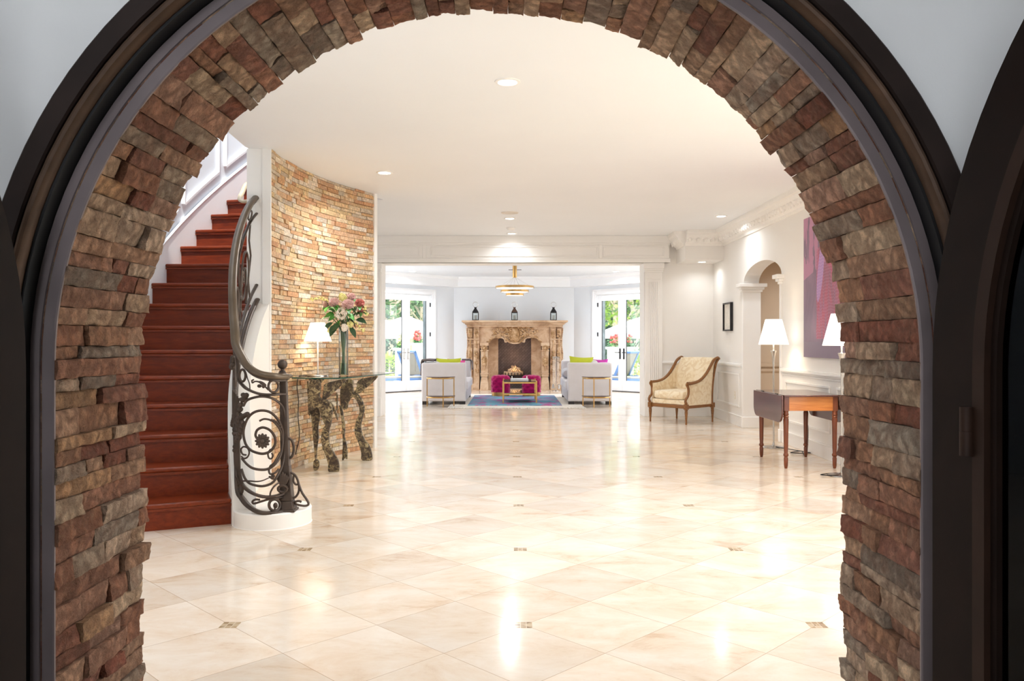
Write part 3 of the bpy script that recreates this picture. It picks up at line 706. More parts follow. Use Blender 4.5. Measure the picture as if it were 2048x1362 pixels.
ringp('ring', 547, 772.5, 10, 12); ringp('ring', 485, 751, 6, 12); ringp('ring', 549, 1010, 11, 11.5, .01); ringp('ring', 481, 977, 4.5, 11)
def orn1(name, fn): mb = MB(); fn(mb); return mb.build(name, M['iron'], rail)
orn1('bud', lambda m: m.ell(R(551, 1011), .016, .012, .02).tube([R(551, 1011), R(549, 1021)], .006, 6))
orn1('leaf_scroll', lambda m: m.ell(R(525, 767), .03, .006, .011, M=Matrix.Rotation(.5, 3, 'Y')).ell(R(519, 772), .016, .006, .012).ell(R(527, 772.5), .012, .005, .014).tube(RT([(537, 780), (529, 772), (518, 764), (510, 763), (505, 765.5), (504, 761), (507.5, 759.5)]), .0055, 6))
orn1('tendril', lambda m: m.tube(RT([(492, 745), (495, 757), (499, 768), (500, 781)]), .004, 6))
orn1('leaf_tip', lambda m: m.ell(R(543, 955.5), .022, .006, .009, M=Matrix.Rotation(.5, 3, 'Y')).ell(R(546, 952.5), .014, .006, .013))
orn1('leaf_fringe', lambda m: [m.ell(R(x, y), .013, .006, .009) for x, y in ((543, 840.5), (547, 841.5), (551, 843.5), (554, 846.5), (557, 850), (560, 855))])
# big acanthus leaves where the railing turns
rn = random.Random(2); mb = MB()
for (x0, y0, x1, y1, w) in ((470, 868, 486, 790, 9), (472, 900, 478, 835, 9), (482, 835, 495, 828, 5), (488, 800, 492, 790, 6), (466, 850, 468, 830, 5), (464, 735, 466, 715, 5), (476, 880, 486, 845, 6)):
    mb.tube([R(x0, y0), R(x1, y1)], .008, 6)
    for k in range(9):
        t = k/8; x = lerp(x0, x1, t)+rn.uniform(-1, 1); y = lerp(y0, y1, t); s = w*(1-.5*t)/5.4/300*1.0
        p = R(x, y)
        mb.ell(p, .014+s*2.2, .010, .014+s, 8, 6, M=Matrix.Rotation(rn.uniform(-.6, .6), 3, 'Y'))
for k in range(4): mb.tube(RT([(474+k*1.6, 935), (471+k*2, 900), (472+k*2.6, 865), (478+k*3, 825+k*3)]), .007, 6)
for k in range(5): mb.tube(RT([(466+k*3, 780+k*4), (466+k*2.4, 820), (468+k*2, 870), (470+k*2, 930), (476+k*2.5, 962+k*2)]), .007, 6)
mb.build('acanthus_leaf', M['iron'], rail)
mb = MB(); b0 = P(566, 968, NY-.05)
for k in range(7):
    a = -.9+.3*k; mb.ell(b0+Vector((math.sin(a)*.028, -.01*math.cos(a), .035-abs(a)*.02)), .011, .008, .05-.012*abs(a), 8, 6, M=Matrix.Rotation(a*.5, 3, 'Y'))
mb.tube([b0+Vector((.03*math.cos(t), -.012, -.03+.022*math.sin(t))) for t in [2*PI*k/16 for k in range(16)]], .009, 6, closed=True)
mb.build('newel_leaf', M['iron'], nw)
# panel along the stringer
def RS(Y, v): return arc(4.352, ay(Y), lerp(interp(SHOEZ, Y)+.14, interp(HANDZ, Y)-.15, v))
for Y0 in (5.86, 6.32, 6.80):
    pts = []
    for i in range(46):
        t = i/45; ang = -1.2+t*4.2*PI/2*1.55; r = .5-.40*t
        pts.append(RS(Y0+.40*r*math.cos(ang), .46+.82*r*math.sin(ang)))
    MB().tube(pts, .0085, 6).build('scroll', M['iron'], rail)
    mb = MB(); c = pts[-1]; 
    for k in range(8): mb.ell(c+Vector((.0, .022*math.cos(k*PI/4), .022*math.sin(k*PI/4))), .008, .012, .012, 6, 5)
    mb.build('rosette', M['iron'], rail)
    MB().tube([RS(Y0+.22, .02), RS(Y0+.17, .3), RS(Y0+.26, .55), RS(Y0+.20, .8), RS(Y0+.24, .98)], .008, 6).build('scroll', M['iron'], rail)
    mb = MB()
    for k in range(5): mb.ell(RS(Y0-.2+.03*k, .1+.13*k), .010, .03, .02, 6, 5)
    mb.tube([RS(Y0-.2+.03*k, .1+.13*k) for k in range(5)], .007, 6)
    mb.build('leaf_ornament', M['iron'], rail)
for Y0 in (5.75, 6.1, 6.6, 7.05):
    for hz in (-.085,):
        c = arc(4.355, ay(Y0), interp(HANDZ, Y0)+hz)
        MB().tube([c+Vector((0, .05*math.cos(t), .035*math.sin(t)+.03*math.cos(t))) for t in [2*PI*k/16 for k in range(16)]], .007, 6, closed=True).build('ring', M['iron'], rail)
# wall handrail going up the inner side
wh = thing('wall_handrail', 'pale curved wall handrail end above the upper stair treads', 'handrail', arc(4.5, .02, 2.5))
g = [P(503, 399, 7.27), P(499, 401.5, 7.3), P(489, 403.5, 7.36), P(481, 400.5, 7.42), P(480, 395, 7.46), P(485, 385, 7.56), P(494, 368, 7.72)]+[arc(4.52, a, 2.78+(a-.09)*3.7) for a in (.09, .14, .2, .28, .36)]
MB().tube(catmull(g[:6], 5)+catmull(g[5:], 4)[1:], .022, 10, sq=(1, .8)).build('rail_bar', plain('painted_rail', srgb(196, 180, 152), .35), wh)
for a in (.12, .25): MB().tube([arc(4.445, a, 2.78+(a-.09)*3.7-.06), arc(4.5, a, 2.78+(a-.09)*3.7-.06), arc(4.52, a, 2.78+(a-.09)*3.7)], .008, 6).build('bracket', M['brass'], wh)

# ---------------------------------------------------------------- console table
def console_mat():
    g = G('mottled_patina'); v = g.coord(); a = g.noise(v, 26, 4, .6, 1.4); b = g.noise(v, 9, 3, .5, .6)
    c = g.ramp(a, [(.36, srgb(44, 33, 24)), (.48, srgb(84, 68, 48)), (.57, srgb(146, 128, 92)), (.7, srgb(176, 160, 124))])
    c = g.mix(g.ramp(b, [(.5, gray(0)), (.62, gray(.75))]), c, srgb(58, 42, 30)); return g.set(c, .35, .15, .5)
M['patina'] = console_mat()
ct = thing('console_table', 'glass-topped console table with two mottled dancing-figure legs by the stone wall', 'table', (-1.72, 8.05, 0))
TZ = .90
def TP(x, y):
    Y = (H-TZ)*F/(y-681); return ((x-1024)/F*Y, Y)
top = [TP(583.6, 754.7), TP(610, 755.2), TP(645, 755.6), TP(679, 755.6), TP(705, 753.8), TP(735, 750.7), TP(760, 748.2), TP(781, 745.8), TP(790, 744.8)]
top = [(p[0], p[1]) for p in top]
back = [(lerp(-1.30, -2.05, t), 0) for t in (0, .25, .5, .75, 1)]
pl = [(-1.28, 9.02), (-1.62, 9.15), (-1.86, 8.75), (-2.03, 8.3), (-2.12, 7.95)]
g_top = MB().prism(top+pl, lambda u, v: (u, v, TZ-.012), lambda u, v: (u, v, TZ)).build('glass_top', M['tableglass'], ct, smooth=False)
mb = MB(); mb.tube([(p[0], p[1], TZ-.006) for p in top], .0055, 6); mb.build('glass_edge', M['glassedge'], g_top); 
def slab(name, poly_px, Y0, dY, parent, slope=0, thick=.028):   # flat cut-out of plate standing in the room, px outline on its own plane
    xs = [p[0] for p in poly_px]; xm = sum(xs)/len(xs)
    def f(x, y, o):
        Y = Y0+(x-xm)*slope; q = P(x, y, Y); q.z = max(q.z, 0); q.y += o; return q
    return MB().prism(poly_px, lambda x, y: f(x, y, 0), lambda x, y: f(x, y, thick)).build(name, M['patina'], parent, smooth=False, bevel=.006)
def K(seq): return [(560+a/5.922, 730+b/5.922) for a, b in seq]
def smooth2(pts, n=4): return [(p.x, p.y) for p in catmull([(a, b, 0) for a, b in pts], n, True)]
LegBig = K([(545, 405), (600, 460), (622, 560), (605, 680), (580, 780), (578, 880), (600, 980), (650, 1060), (690, 1140), (698, 1275), (570, 1275), (568, 1180), (540, 1080), (500, 980), (485, 860), (500, 770), (540, 700), (555, 600), (520, 500), (470, 460), (480, 410)])
LegFoot = lambda L: L
fig1 = thing
f1 = slab('figure_leg', smooth2(K([(350, 200), (420, 180), (475, 210), (478, 300), (470, 380), (510, 400), (545, 410), (600, 460), (622, 560), (605, 680), (582, 780), (578, 880), (600, 980), (650, 1060), (692, 1140), (698, 1262), (640, 1276), (572, 1272), (566, 1180), (540, 1080), (500, 980), (486, 860), (500, 770), (538, 700), (505, 640), (470, 560), (440, 500), (380, 540), (340, 500), (330, 360)]), 3), 7.72, 0, ct, .001)
slab('figure_arm', smooth2(K([(500, 395), (512, 300), (530, 225), (640, 190), (780, 165), (735, 235), (640, 320), (545, 405)]), 3), 7.75, 0, f1, .001)
slab('figure_thigh', smooth2(K([(365, 545), (400, 520), (440, 500), (470, 560), (470, 640), (450, 740), (455, 860), (438, 980), (428, 1120), (412, 1120), (400, 960), (385, 800), (372, 660)]), 3), 7.80, 0, f1, .001)
slab('figure_foot', smooth2(K([(410, 1120), (445, 1125), (462, 1165), (455, 1225), (425, 1250), (398, 1240), (390, 1190), (395, 1150)]), 3), 7.80, 0, f1, .001)
mb = MB(); 
slab('figure_head', smooth2(K([(345, 158), (510, 158), (505, 190), (470, 222), (420, 232), (375, 215)]), 3), 7.74, 0, f1, .001)
slab('figure_arm', smooth2(K([(318, 205), (335, 210), (345, 330), (352, 450), (360, 580), (334, 582), (328, 400)]), 3), 7.78, 0, f1, .001)
slab('figure_spine', smooth2(K([(480, 560), (495, 600), (535, 690), (528, 700), (500, 650), (476, 590)]), 3), 7.70, 0, f1, .001)
f2 = slab('figure_leg', smooth2(K([(730, 235), (760, 185), (830, 165), (862, 200), (868, 290), (880, 330), (925, 345), (975, 420), (1002, 510), (985, 610), (962, 700), (965, 780), (1000, 880), (1055, 950), (1083, 1030), (1085, 1128), (968, 1128), (960, 1040), (930, 930), (890, 830), (884, 740), (905, 650), (938, 570), (930, 480), (890, 400), (850, 390), (810, 450), (800, 510), (760, 530), (725, 500), (710, 400), (712, 300)]), 3), 8.42, 0, ct, .001)
slab('figure_arm', smooth2(K([(870, 335), (905, 280), (910, 210), (960, 165), (1060, 145), (1160, 128), (1110, 195), (1010, 280), (920, 345)]), 3), 8.45, 0, f2, .001)
slab('figure_thigh', smooth2(K([(700, 480), (735, 520), (750, 600), (770, 720), (765, 850), (790, 960), (798, 1110), (770, 1105), (745, 1128), (735, 1120), (742, 960), (738, 800), (725, 640)]), 3), 8.48, 0, f2, .001)
slab('figure_arm', smooth2(K([(668, 345), (682, 350), (680, 450), (678, 535), (666, 535), (668, 440)]), 3), 8.5, 0, f2, .001)
slab('figure_arm', smooth2(K([(590, 440), (625, 480), (665, 560), (684, 640), (674, 650), (640, 570), (600, 500), (560, 440)]), 3), 7.9, 0, f1, .001)
# ---------------------------------------------------------------- table lamp
lx, ly = -1.95, 8.13
tl = thing('table_lamp', 'slim white table lamp with lit conical shade on the glass console', 'lamp', (lx, ly, TZ))
MB().lathe([(.105, TZ), (.105, TZ+.008), (.1, TZ+.012), (.02, TZ+.014), (.008, TZ+.02)], (lx, ly, 0), 32).build('base', M['nickel'], tl)
MB().lathe([(.0075, TZ+.014), (.0075, TZ+.42)], (lx, ly, 0), 12).build('stem', M['trim'], tl)
def shade(c, r0, z0, r1, z1, par, mat=None):
    n = 40; mb = MB()
    mb.lathe([(r0, z0), (r1, z1), (r1-.003, z1), (r0-.003, z0), (r0, z0)], c, n, cap=False)
    return mb.build('lamp_shade', mat or M['shade'], par)
shade((lx, ly, 0), .137, TZ+.345, .071, TZ+.535, tl)
cd = MB(); cp_ = [Vector((lx, ly+.02, TZ+.006)), Vector((lx-.1, ly-.02, TZ+.006)), Vector((lx-.16, 8.06, TZ+.004)), P(596, 757, 7.93), P(594, 775, 7.95), P(597, 800, 7.97), P(596, 830, 7.97), P(598.5, 860, 7.97), P(598, 880, 7.97), P(592, 905, 7.97), P(590, 925, 7.97)]
tag(cd.tube(catmull(cp_, 5), .004, 6).build('power_cord', M['black']), 'thin black lamp cord hanging down the stone wall behind the newel', 'cord')
def lamp_light(c, e, col=(1, .82, .6), r=.05, name='bulb_light'):
    L = bpy.data.lights.new(name, 'POINT'); L.energy = e; L.color = col; L.shadow_soft_size = r
    o = bpy.data.objects.new(name, L); o.location = c; COL.objects.link(o); return o
lamp_light((lx, ly, TZ+.44), 6, name='table_lamp_bulb')
# ---------------------------------------------------------------- vase and flowers
VX, VY = P(687, 700, 8.12).x, 8.12
vz = TZ
va = thing('vase', 'tall clear glass cylinder vase of flowers on the console', 'vase', (VX, VY, vz))
MB().lathe([(.046, vz+.002), (.0475, vz+.004), (.0475, vz+.50), (.0445, vz+.50), (.0445, vz+.012), (0, vz+.012)], (VX, VY, 0), 40, cap=False).build('glass_body', M['glass'], va)
MB().lathe([(0, vz+.012), (.044, vz+.013), (.044, vz+.13), (0, vz+.13)], (VX, VY, 0), 32, cap=False).build('water', M['water'], va)
M['stem'] = plain('stem_green', srgb(72, 96, 58), .5, var=.25, vs=14)
M['leafg'] = plain('leaf_green', srgb(84, 148, 70), .5, var=.45, vs=10)
M['leafd'] = plain('leaf_dark', srgb(54, 88, 56), .5, var=.4, vs=10)
M['pink'] = plain('rose_pink', srgb(255, 224, 219), .6, var=.05, vs=14)
M['dusk'] = plain('rose_dusky', srgb(232, 164, 154), .6, var=.12, vs=14)
M['whitef'] = plain('petal_white', srgb(244, 234, 220), .6, var=.06, vs=20)
M['yell'] = plain('petal_yellow', srgb(240, 232, 156), .6, var=.1, vs=20)
rn = random.Random(21)
def fpt(x, y, d): return P(x, y, VY+d)
def stem(par, p, i):
    a = 2.4*i; q0 = Vector((VX+.022*math.cos(a), VY+.022*math.sin(a), vz+.02)); q1 = Vector((VX+.026*math.cos(a+2.2), VY+.026*math.sin(a+2.2), vz+.46))
    MB().tube(catmull([q0, (q0+q1)/2, q1, q1*.5+p*.5+Vector((0, 0, .02)), p], 4), .0042, 6).build('stem', M['stem'], par)
def petal(mb, c, M3, w, h, cup):
    def fn(a, b):
        x = (a-.5)*2; wd = w*math.sin(PI*min(1, .22+b*.62)); 
        v = Vector((x*wd, cup*(b*b)-.35*w*x*x*(1 if cup < .03 else .7), h*b*(1-.16*x*x)))
        return c+M3 @ v
    mb.surf(fn, 4, 4)
def leafblade(mb, c, d, L, w, droop=.3, roll=0):
    d = Vector(d).normalized(); s = d.cross(Vector((0, 0, 1)));
    s = s.normalized() if s.length > .01 else Vector((1, 0, 0)); u = s.cross(d)
    s = (s*math.cos(roll)+u*math.sin(roll))
    def fn(a, b):
        x = (a-.5)*2; wd = w*math.sin(PI*min(1, b*.97+.03))**.8
        return c+d*(L*b)+s*(x*wd)+Vector((0, 0, -droop*L*b*b+.25*abs(x)*wd))
    mb.surf(fn, 2, 6)
def rose(x, y, d, r, mat, label, i):
    p = fpt(x, y, d); t = thing('rose', label, 'flower', (VX, VY, vz), group='roses in the glass vase')
    stem(t, p, i); face = Vector(((p.x-VX)*1.5, -.9, .55)).normalized(); q = face.to_track_quat('Z', 'Y').to_matrix(); mb = MB()
    lay = [(3, .12, .55, .02), (4, .22, .7, .12), (5, .4, .8, .25), (6, .62, .85, .45), (7, .85, .8, .75)]
    for li, (n, rr, hh, cup) in enumerate(lay):
        for k in range(n):
            a = 2*PI*k/n+li*.7+rn.uniform(-.15, .15); Rz = Matrix.Rotation(a, 3, 'Z'); tilt = Matrix.Rotation(.12+.26*li, 3, 'X')
            MM = q @ Rz @ Matrix.Rotation(-.15-.2*li, 3, 'X')
            petal(mb, p+q @ (Rz @ Vector((0, r*.10*rr, -r*.35))), MM, r*(.34+.12*li), r*(.95-.03*li), r*.18*cup)
    mb.ell(p-face*r*.2, r*.4, r*.4, r*.4, 10, 6)
    mb.build('bloom', mat, t, angle=70, fix=False)
    mb = MB(); 
    for k in range(3): leafblade(mb, p-face*r*.5, (math.cos(k*2.1+i), math.sin(k*2.1+i)-.3, -.3), r*1.5, r*.4, .5)
    mb.build('leaf', M['leafg'], t, fix=False)
rose(667.5, 605, -.04, .068, M['pink'], 'large pink rose at left in the vase bouquet', 1)
rose(653.5, 607.5, .03, .055, M['pink'], 'pink rose at the outer left edge of the bouquet', 2)
rose(695.5, 609, -.06, .074, M['pink'], 'largest open pink rose at the front centre of the bouquet', 3)
rose(702, 594, .03, .058, M['pink'], 'pale pink rose at the top of the bouquet', 4)
rose(719.5, 606, -.02, .06, M['dusk'], 'dusky red-pink rose at the right of the bouquet', 5)
rose(723.5, 619, .02, .05, M['dusk'], 'darker dusky rose below the other at the right edge of the bouquet', 6)
def cluster(name, x, y, d, r, mat, label, cat, i, n, fr, group=None):
    p = fpt(x, y, d); t = thing(name, label, cat, (VX, VY, vz), group=group); stem(t, p, i); mb = MB()
    for k in range(n):
        v = Vector((rn.gauss(0, 1), rn.gauss(0, 1), rn.gauss(0, 1))).normalized()
        c = p+v*r*rn.uniform(.75, 1)
        for a in range(4):
            dd = Vector((math.cos(a*PI/2+k), 0, math.sin(a*PI/2+k)))*fr
            mb.ell(c+dd*.7, fr*.75, fr*.35, fr*.75, 6, 4)
    mb.build('bloom', mat, t); return t
cluster('hydrangea', 681, 627, -.05, .055, M['whitef'], 'cream white hydrangea head under the pink roses', 'flower', 7, 44, .011)
cluster('white_blossom', 688, 655, -.07, .033, M['whitef'], 'small white blossom drooping over the vase rim', 'flower', 8, 20, .011)
cluster('yellow_bloom', 685, 594, .0, .036, M['yell'], 'pale yellow bloom at the top centre of the bouquet', 'flower', 9, 22, .011)
cluster('yellow_bloom', 700.5, 649, -.06, .026, M['yell'], 'pale yellow bloom low beside the vase rim', 'flower', 10, 16, .01)
def sprig(pts, d, label, i):
    t = thing('flower_sprig', label, 'sprig', (VX, VY, vz), group='yellow sprigs in the vase'); ps = [fpt(x, y, d) for x, y in pts]; stem(t, ps[-1], i); mb = MB()
    for p, q in zip(ps, ps[1:]):
        for k in range(7):
            c = p.lerp(q, k/7)+Vector((rn.uniform(-.02, .02), rn.uniform(-.02, .02), rn.uniform(-.015, .015))); s = rn.uniform(.006, .012); mb.ell(c, s, s, s, 6, 4)
    mb.build('blossom', M['yell'], t); MB().tube(ps, .002, 5).build('twig', M['stem'], t)
sprig([(624, 599), (634, 595), (645, 597), (655, 606)], .0, 'yellow sprig reaching out to the left above the lamp', 11)
sprig([(731, 661), (724, 660), (715, 650), (703, 640)], -.03, 'yellow sprig drooping at the lower right of the bouquet', 12)
sprig([(736, 632), (733, 622), (728, 616), (718, 622)], .02, 'yellow-green sprig at the far right of the bouquet', 13)
sprig([(655, 667), (660, 660), (668, 652), (678, 645)], .0, 'yellow sprig drooping at the lower left of the bouquet', 14)
def greens(specs, mat, label, i):
    t = thing('leafy_stem', label, 'greenery', (VX, VY, vz), group='leafy stems in the vase'); mb = MB()
    for (x, y, dx, dz, L, w) in specs:
        p = fpt(x, y, rn.uniform(-.08, .02)); leafblade(mb, p, (dx, rn.uniform(-.5, .1), dz), L, w, .35, rn.uniform(-.9, .9))
    mb.build('leaf', mat, t, fix=False); stem(t, fpt(*specs[0][:2], -.02), i)
greens([(672, 625, -.6, .5, .1, .035), (668, 630, -.9, .1, .1, .04), (675, 635, -.4, -.4, .1, .04), (662, 622, -.5, .9, .09, .03), (680, 640, -.3, -.6, .09, .04), (672, 632, -.9, -.3, .08, .03), (676, 618, -.3, .8, .07, .03)], M['leafg'], 'bright green leafy stem at the left of the bouquet', 15)
greens([(662, 636, -.9, .2, .1, .042), (664, 645, -.7, -.5, .11, .04), (672, 650, -.3, -.5, .11, .038), (680, 650, -.5, -.2, .1, .04), (655, 630, -.6, .6, .07, .035)], M['leafd'], 'dark leaf stem at the lower left of the bouquet', 16)
greens([(705, 632, .7, .4, .1, .04), (712, 640, .9, .0, .11, .042), (700, 640, .5, -.4, .1, .04), (716, 628, .8, .5, .09, .035), (700, 655, .7, -.8, .1, .03), (708, 625, .3, .8, .08, .035), (695, 645, .3, -.2, .09, .038)], M['leafd'], 'dark green leafy stem at the right of the bouquet', 17)
greens([(692, 630, .2, -.6, .09, .035), (696, 628, .5, -.3, .08, .035), (690, 636, -.2, -.5, .07, .03)], M['leafg'], 'bright green leaves in the middle of the bouquet', 18)
# ---------------------------------------------------------------- drop-leaf table
dl = thing('drop_leaf_table', 'dark-topped drop-leaf table with cherry apron and turned legs beside the right wall', 'table', (2.93, 8.33, 0))
DX0, DX1, DY0, DY1, DZ = 2.655, 3.205, 7.88, 8.80, .722
mb = MB().box(DX0-.006, DX1+.006, DY0, DY1, DZ-.017, DZ); mb.build('tabletop', M['darktop'], dl, bevel=.005)
mb = MB(); mb.box(DX0+.035, DX1-.035, DY0+.05, DY0+.072, .565, DZ-.017); mb.box(DX0+.035, DX1-.035, DY1-.072, DY1-.05, .565, DZ-.017); mb.box(DX0+.03, DX0+.05, DY0+.06, DY1-.06, .565, DZ-.017); mb.box(DX1-.05, DX1-.03, DY0+.06, DY1-.06, .565, DZ-.017)
mb.build('apron', M['cherry'], dl, bevel=.003)
for x in (2.69, 3.168):
    for y in (7.95, 8.73):
        mb = MB(); mb.box(x-.024, x+.024, y-.024, y+.024, .565, DZ-.018)
        mb.lathe([(.019, .03), (.013, .0), ][::-1]+[(.020, .06), (.021, .1), (.016, .112), (.023, .122), (.026, .132), (.023, .142), (.018, .15), (.021, .2), (.024, .4), (.026, .48), (.022, .495), (.028, .505), (.022, .515), (.028, .53), (.022, .545), (.026, .566)], (x, y, 0), 18)
        mb.build('leg', M['darkleg'], dl, angle=35)
def leafpoly(y0, y1, zb, zt, r=.11, n=8):
    p = [(y0, zt), (y1, zt)]
    p += [(y1-r+r*math.cos(-t), zb+r+r*math.sin(-t)) for t in [PI/2*k/n for k in range(n+1)]]
    p += [(y0+r-r*math.sin(t), zb+r-r*math.cos(t)) for t in [PI/2*k/n for k in range(n+1)]]
    return p
for x in (DX0-.03, DX1+.012):
    MB().prism(leafpoly(DY0, DY1, .448, DZ-.004), lambda u, v: (x, u, v), lambda u, v: (x+.018, u, v)).build('drop_leaf', M['darktop'], dl, bevel=.004)
mb = MB()
for y in (8.1, 8.55): mb.tube([(DX0-.008, y-.03, DZ-.001), (DX0-.008, y+.03, DZ-.001)], .006, 8)
mb.build('hinge', M['blackmetal'], dl)
# ---------------------------------------------------------------- floor lamps
def floor_lamp(label, loc, bulb=9):
    t = thing('floor_lamp', label, 'lamp', loc, group='matching nickel floor lamps'); x, y, _ = loc
    MB().lathe([(.128, 0), (.13, .004), (.128, .012), (.1, .016), (.03, .02), (.014, .03), (.012, .06)], loc, 40).build('base', M['nickel'], t)
    MB().lathe([(.0095, .02), (.0095, .95), (.0115, .97), (.012, 1.0), (.016, 1.06), (.026, 1.11), (.034, 1.13), (.034, 1.137), (.012, 1.14), (.009, 1.15), (.009, 1.24)], loc, 20).build('pole', M['nickel'], t)
    shade((x, y, 0), .17, 1.208, .094, 1.503, t)
    lamp_light((x, y, 1.36), bulb, name='floor_lamp_bulb'); return t
floor_lamp('nickel floor lamp with lit white shade standing behind the drop-leaf table', (3.07, 9.5, 0))
floor_lamp('nickel floor lamp with lit shade in front of the painting, mostly behind the arch', (3.055, 7.5, 0))
cd = MB(); pts = [Vector((3.07, 9.42, .02)), Vector((3.2, 9.2, .012)), Vector((3.3, 8.95, .012)), Vector((3.08, 8.95, .014)), Vector((3.25, 9.1, .012)), Vector((3.16, 8.75, .012)), Vector((3.24, 8.9, .02)), Vector((3.27, 8.95, .12)), Vector((3.29, 9.0, .3)), Vector((3.30, 9.1, .42)), Vector((3.318, 9.15, .46))]
tag(cd.tube(catmull(pts, 6), .0045, 6).build('power_cord', M['black']), 'coiled black cord on the floor under the drop-leaf table', 'cord')
tag(MB().tube(catmull([(3.05, 7.38, .015), (2.93, 7.45, .012), (2.86, 7.5, .012), (2.95, 7.56, .012), (3.1, 7.6, .012), (3.25, 7.7, .012)], 6), .0045, 6).build('power_cord', M['black']), 'short black cord beside the base of the nearer floor lamp', 'cord')
ot = thing('wall_outlet', 'small white wall outlet low on the wall beside the armchair', 'outlet', (XR, 12.09, .44))
MB().box(XR-.006, XR, 12.055, 12.125, .385, .495).build('cover_plate', plain('outlet_white', srgb(236, 228, 210), .4), ot, bevel=.002)
MB().box(XR-.008, XR-.005, 12.073, 12.107, .40, .43).box(XR-.008, XR-.005, 12.073, 12.107, .45, .48).build('socket', M['trim'], ot)
# ---------------------------------------------------------------- painting and small picture
def painting_mat():
    g = G('abstract_canvas'); tc = g.n('ShaderNodeTexCoord'); sp = g.n('ShaderNodeSeparateXYZ'); g.l(tc.outputs['Object'], sp.inputs[0])
    y, z = sp.outputs[1], sp.outputs[2]; MU = lambda *a: g.math('MULTIPLY', *a)
    a = g.noise(g.coord('Object', (1, 1.6, .8)), 2.4, 5, .6, .6); b = g.noise(g.coord('Object', (1, 5, 1.2)), 2.4, 4, .55, .3)
    c = g.ramp(a, [(.3, srgb(120, 100, 122)), (.5, srgb(140, 116, 138)), (.7, srgb(156, 126, 150))])
    up = g.math('GREATER_THAN', g.math('ADD', z, MU(y, .25)), 1.05)
    c = g.mix(MU(up, g.ramp(b, [(.44, gray(0)), (.47, gray(.9))])), c, srgb(194, 138, 168))
    red = MU(g.math('LESS_THAN', y, g.math('ADD', .32, MU(b, .12))), MU(g.math('GREATER_THAN', z, .2), g.math('LESS_THAN', z, g.math('ADD', 1.0, MU(a, .4)))))
    c = g.mix(MU(red, g.ramp(a, [(.34, gray(.35)), (.52, gray(.85))])), c, g.ramp(b, [(.38, srgb(168, 96, 124)), (.52, srgb(196, 84, 108)), (.62, srgb(176, 104, 140))]))
    st = g.math('GREATER_THAN', g.math('SINE', MU(g.math('ADD', z, MU(b, .08)), 190)), .35)
    c = g.mix(MU(MU(st, red), .16), c, srgb(206, 168, 190))
    ry = g.math('ADD', g.math('SUBTRACT', y, .27), MU(g.math('SUBTRACT', z, .93), .22)); rz = g.math('SUBTRACT', z, .93)
    el = g.math('LESS_THAN', g.math('ADD', MU(MU(ry, ry), 150), MU(MU(rz, rz), 9)), 1)
    c = g.mix(MU(el, .85), c, g.mix(MU(st, .4), srgb(182, 148, 206), srgb(214, 176, 214)))
    low = g.math('LESS_THAN', z, .17); c = g.mix(MU(low, .9), c, srgb(136, 120, 140)); g.bump(b, .1, .003)
    return g.set(c, .5, 0, .3)
pt = thing('painting', 'large frameless abstract painting in pink and violet on the right wall', 'painting', (XR-.02, 8.35, 1.07))
MB().box(XR-.045, XR-.002, 7.55, 9.12, 1.07, 2.62).build('canvas', painting_mat(), pt, bevel=.003)
pc = thing('picture_frame', 'small black-framed drawing on the cream wall behind the armchair', 'picture', (XR-.02, 12.41, 1.40))
mb = MB(); y0, y1, z0, z1, w = 12.19, 12.63, 1.40, 1.835, .022
for bxx in ((y0, y1, z0, z0+w), (y0, y1, z1-w, z1), (y0, y0+w, z0+w, z1-w), (y1-w, y1, z0+w, z1-w)): mb.box(XR-.045, XR-.002, *bxx)
mb.build('frame', M['blackmetal'], pc, bevel=.002)
g = G('pencil_drawing'); v = g.coord('Object', (1, 1, .7)); a = g.noise(v, 14, 5, .6, 2.2); rr = g.n('ShaderNodeTexGradient', gradient_type='SPHERICAL'); g.l(g.coord('Object', (4, 6, 4.5), loc=(0, 0, -.98)), rr.inputs[0])
g.set(g.mix(g.math('MULTIPLY', g.ramp(a, [(.47, gray(0)), (.5, gray(.6)), (.53, gray(0))]), g.math('GREATER_THAN', rr.outputs[1], .1)), srgb(238, 232, 222), srgb(120, 112, 104)), .6)
MB().box(XR-.02, XR-.012, y0+.015, y1-.015, z0+.015, z1-.015).build('drawing', g.m, pc, smooth=False)
# ---------------------------------------------------------------- armchair (local: front is -y)
def damask():
    g = G('damask'); v = g.coord(); a = g.noise(v, 9, 3, .5, 1.6); b = g.noise(v, 160, 2)
    c = g.ramp(a, [(.42, srgb(224, 202, 166)), (.5, srgb(234, 216, 184)), (.6, srgb(238, 223, 196))]); g.bump(b, .12, .002)
    return g.set(c, .75, 0, .2, Sheen_Weight=.3)
M['damask'] = damask()
ac = thing('armchair', 'cream damask armchair with carved walnut frame in the corner', 'armchair', (2.62, 12.53, 0), math.atan2(.657, .755)-PI/2)
ac.rotation_euler = (0, 0, math.atan2(-.755, .657)*1.0)
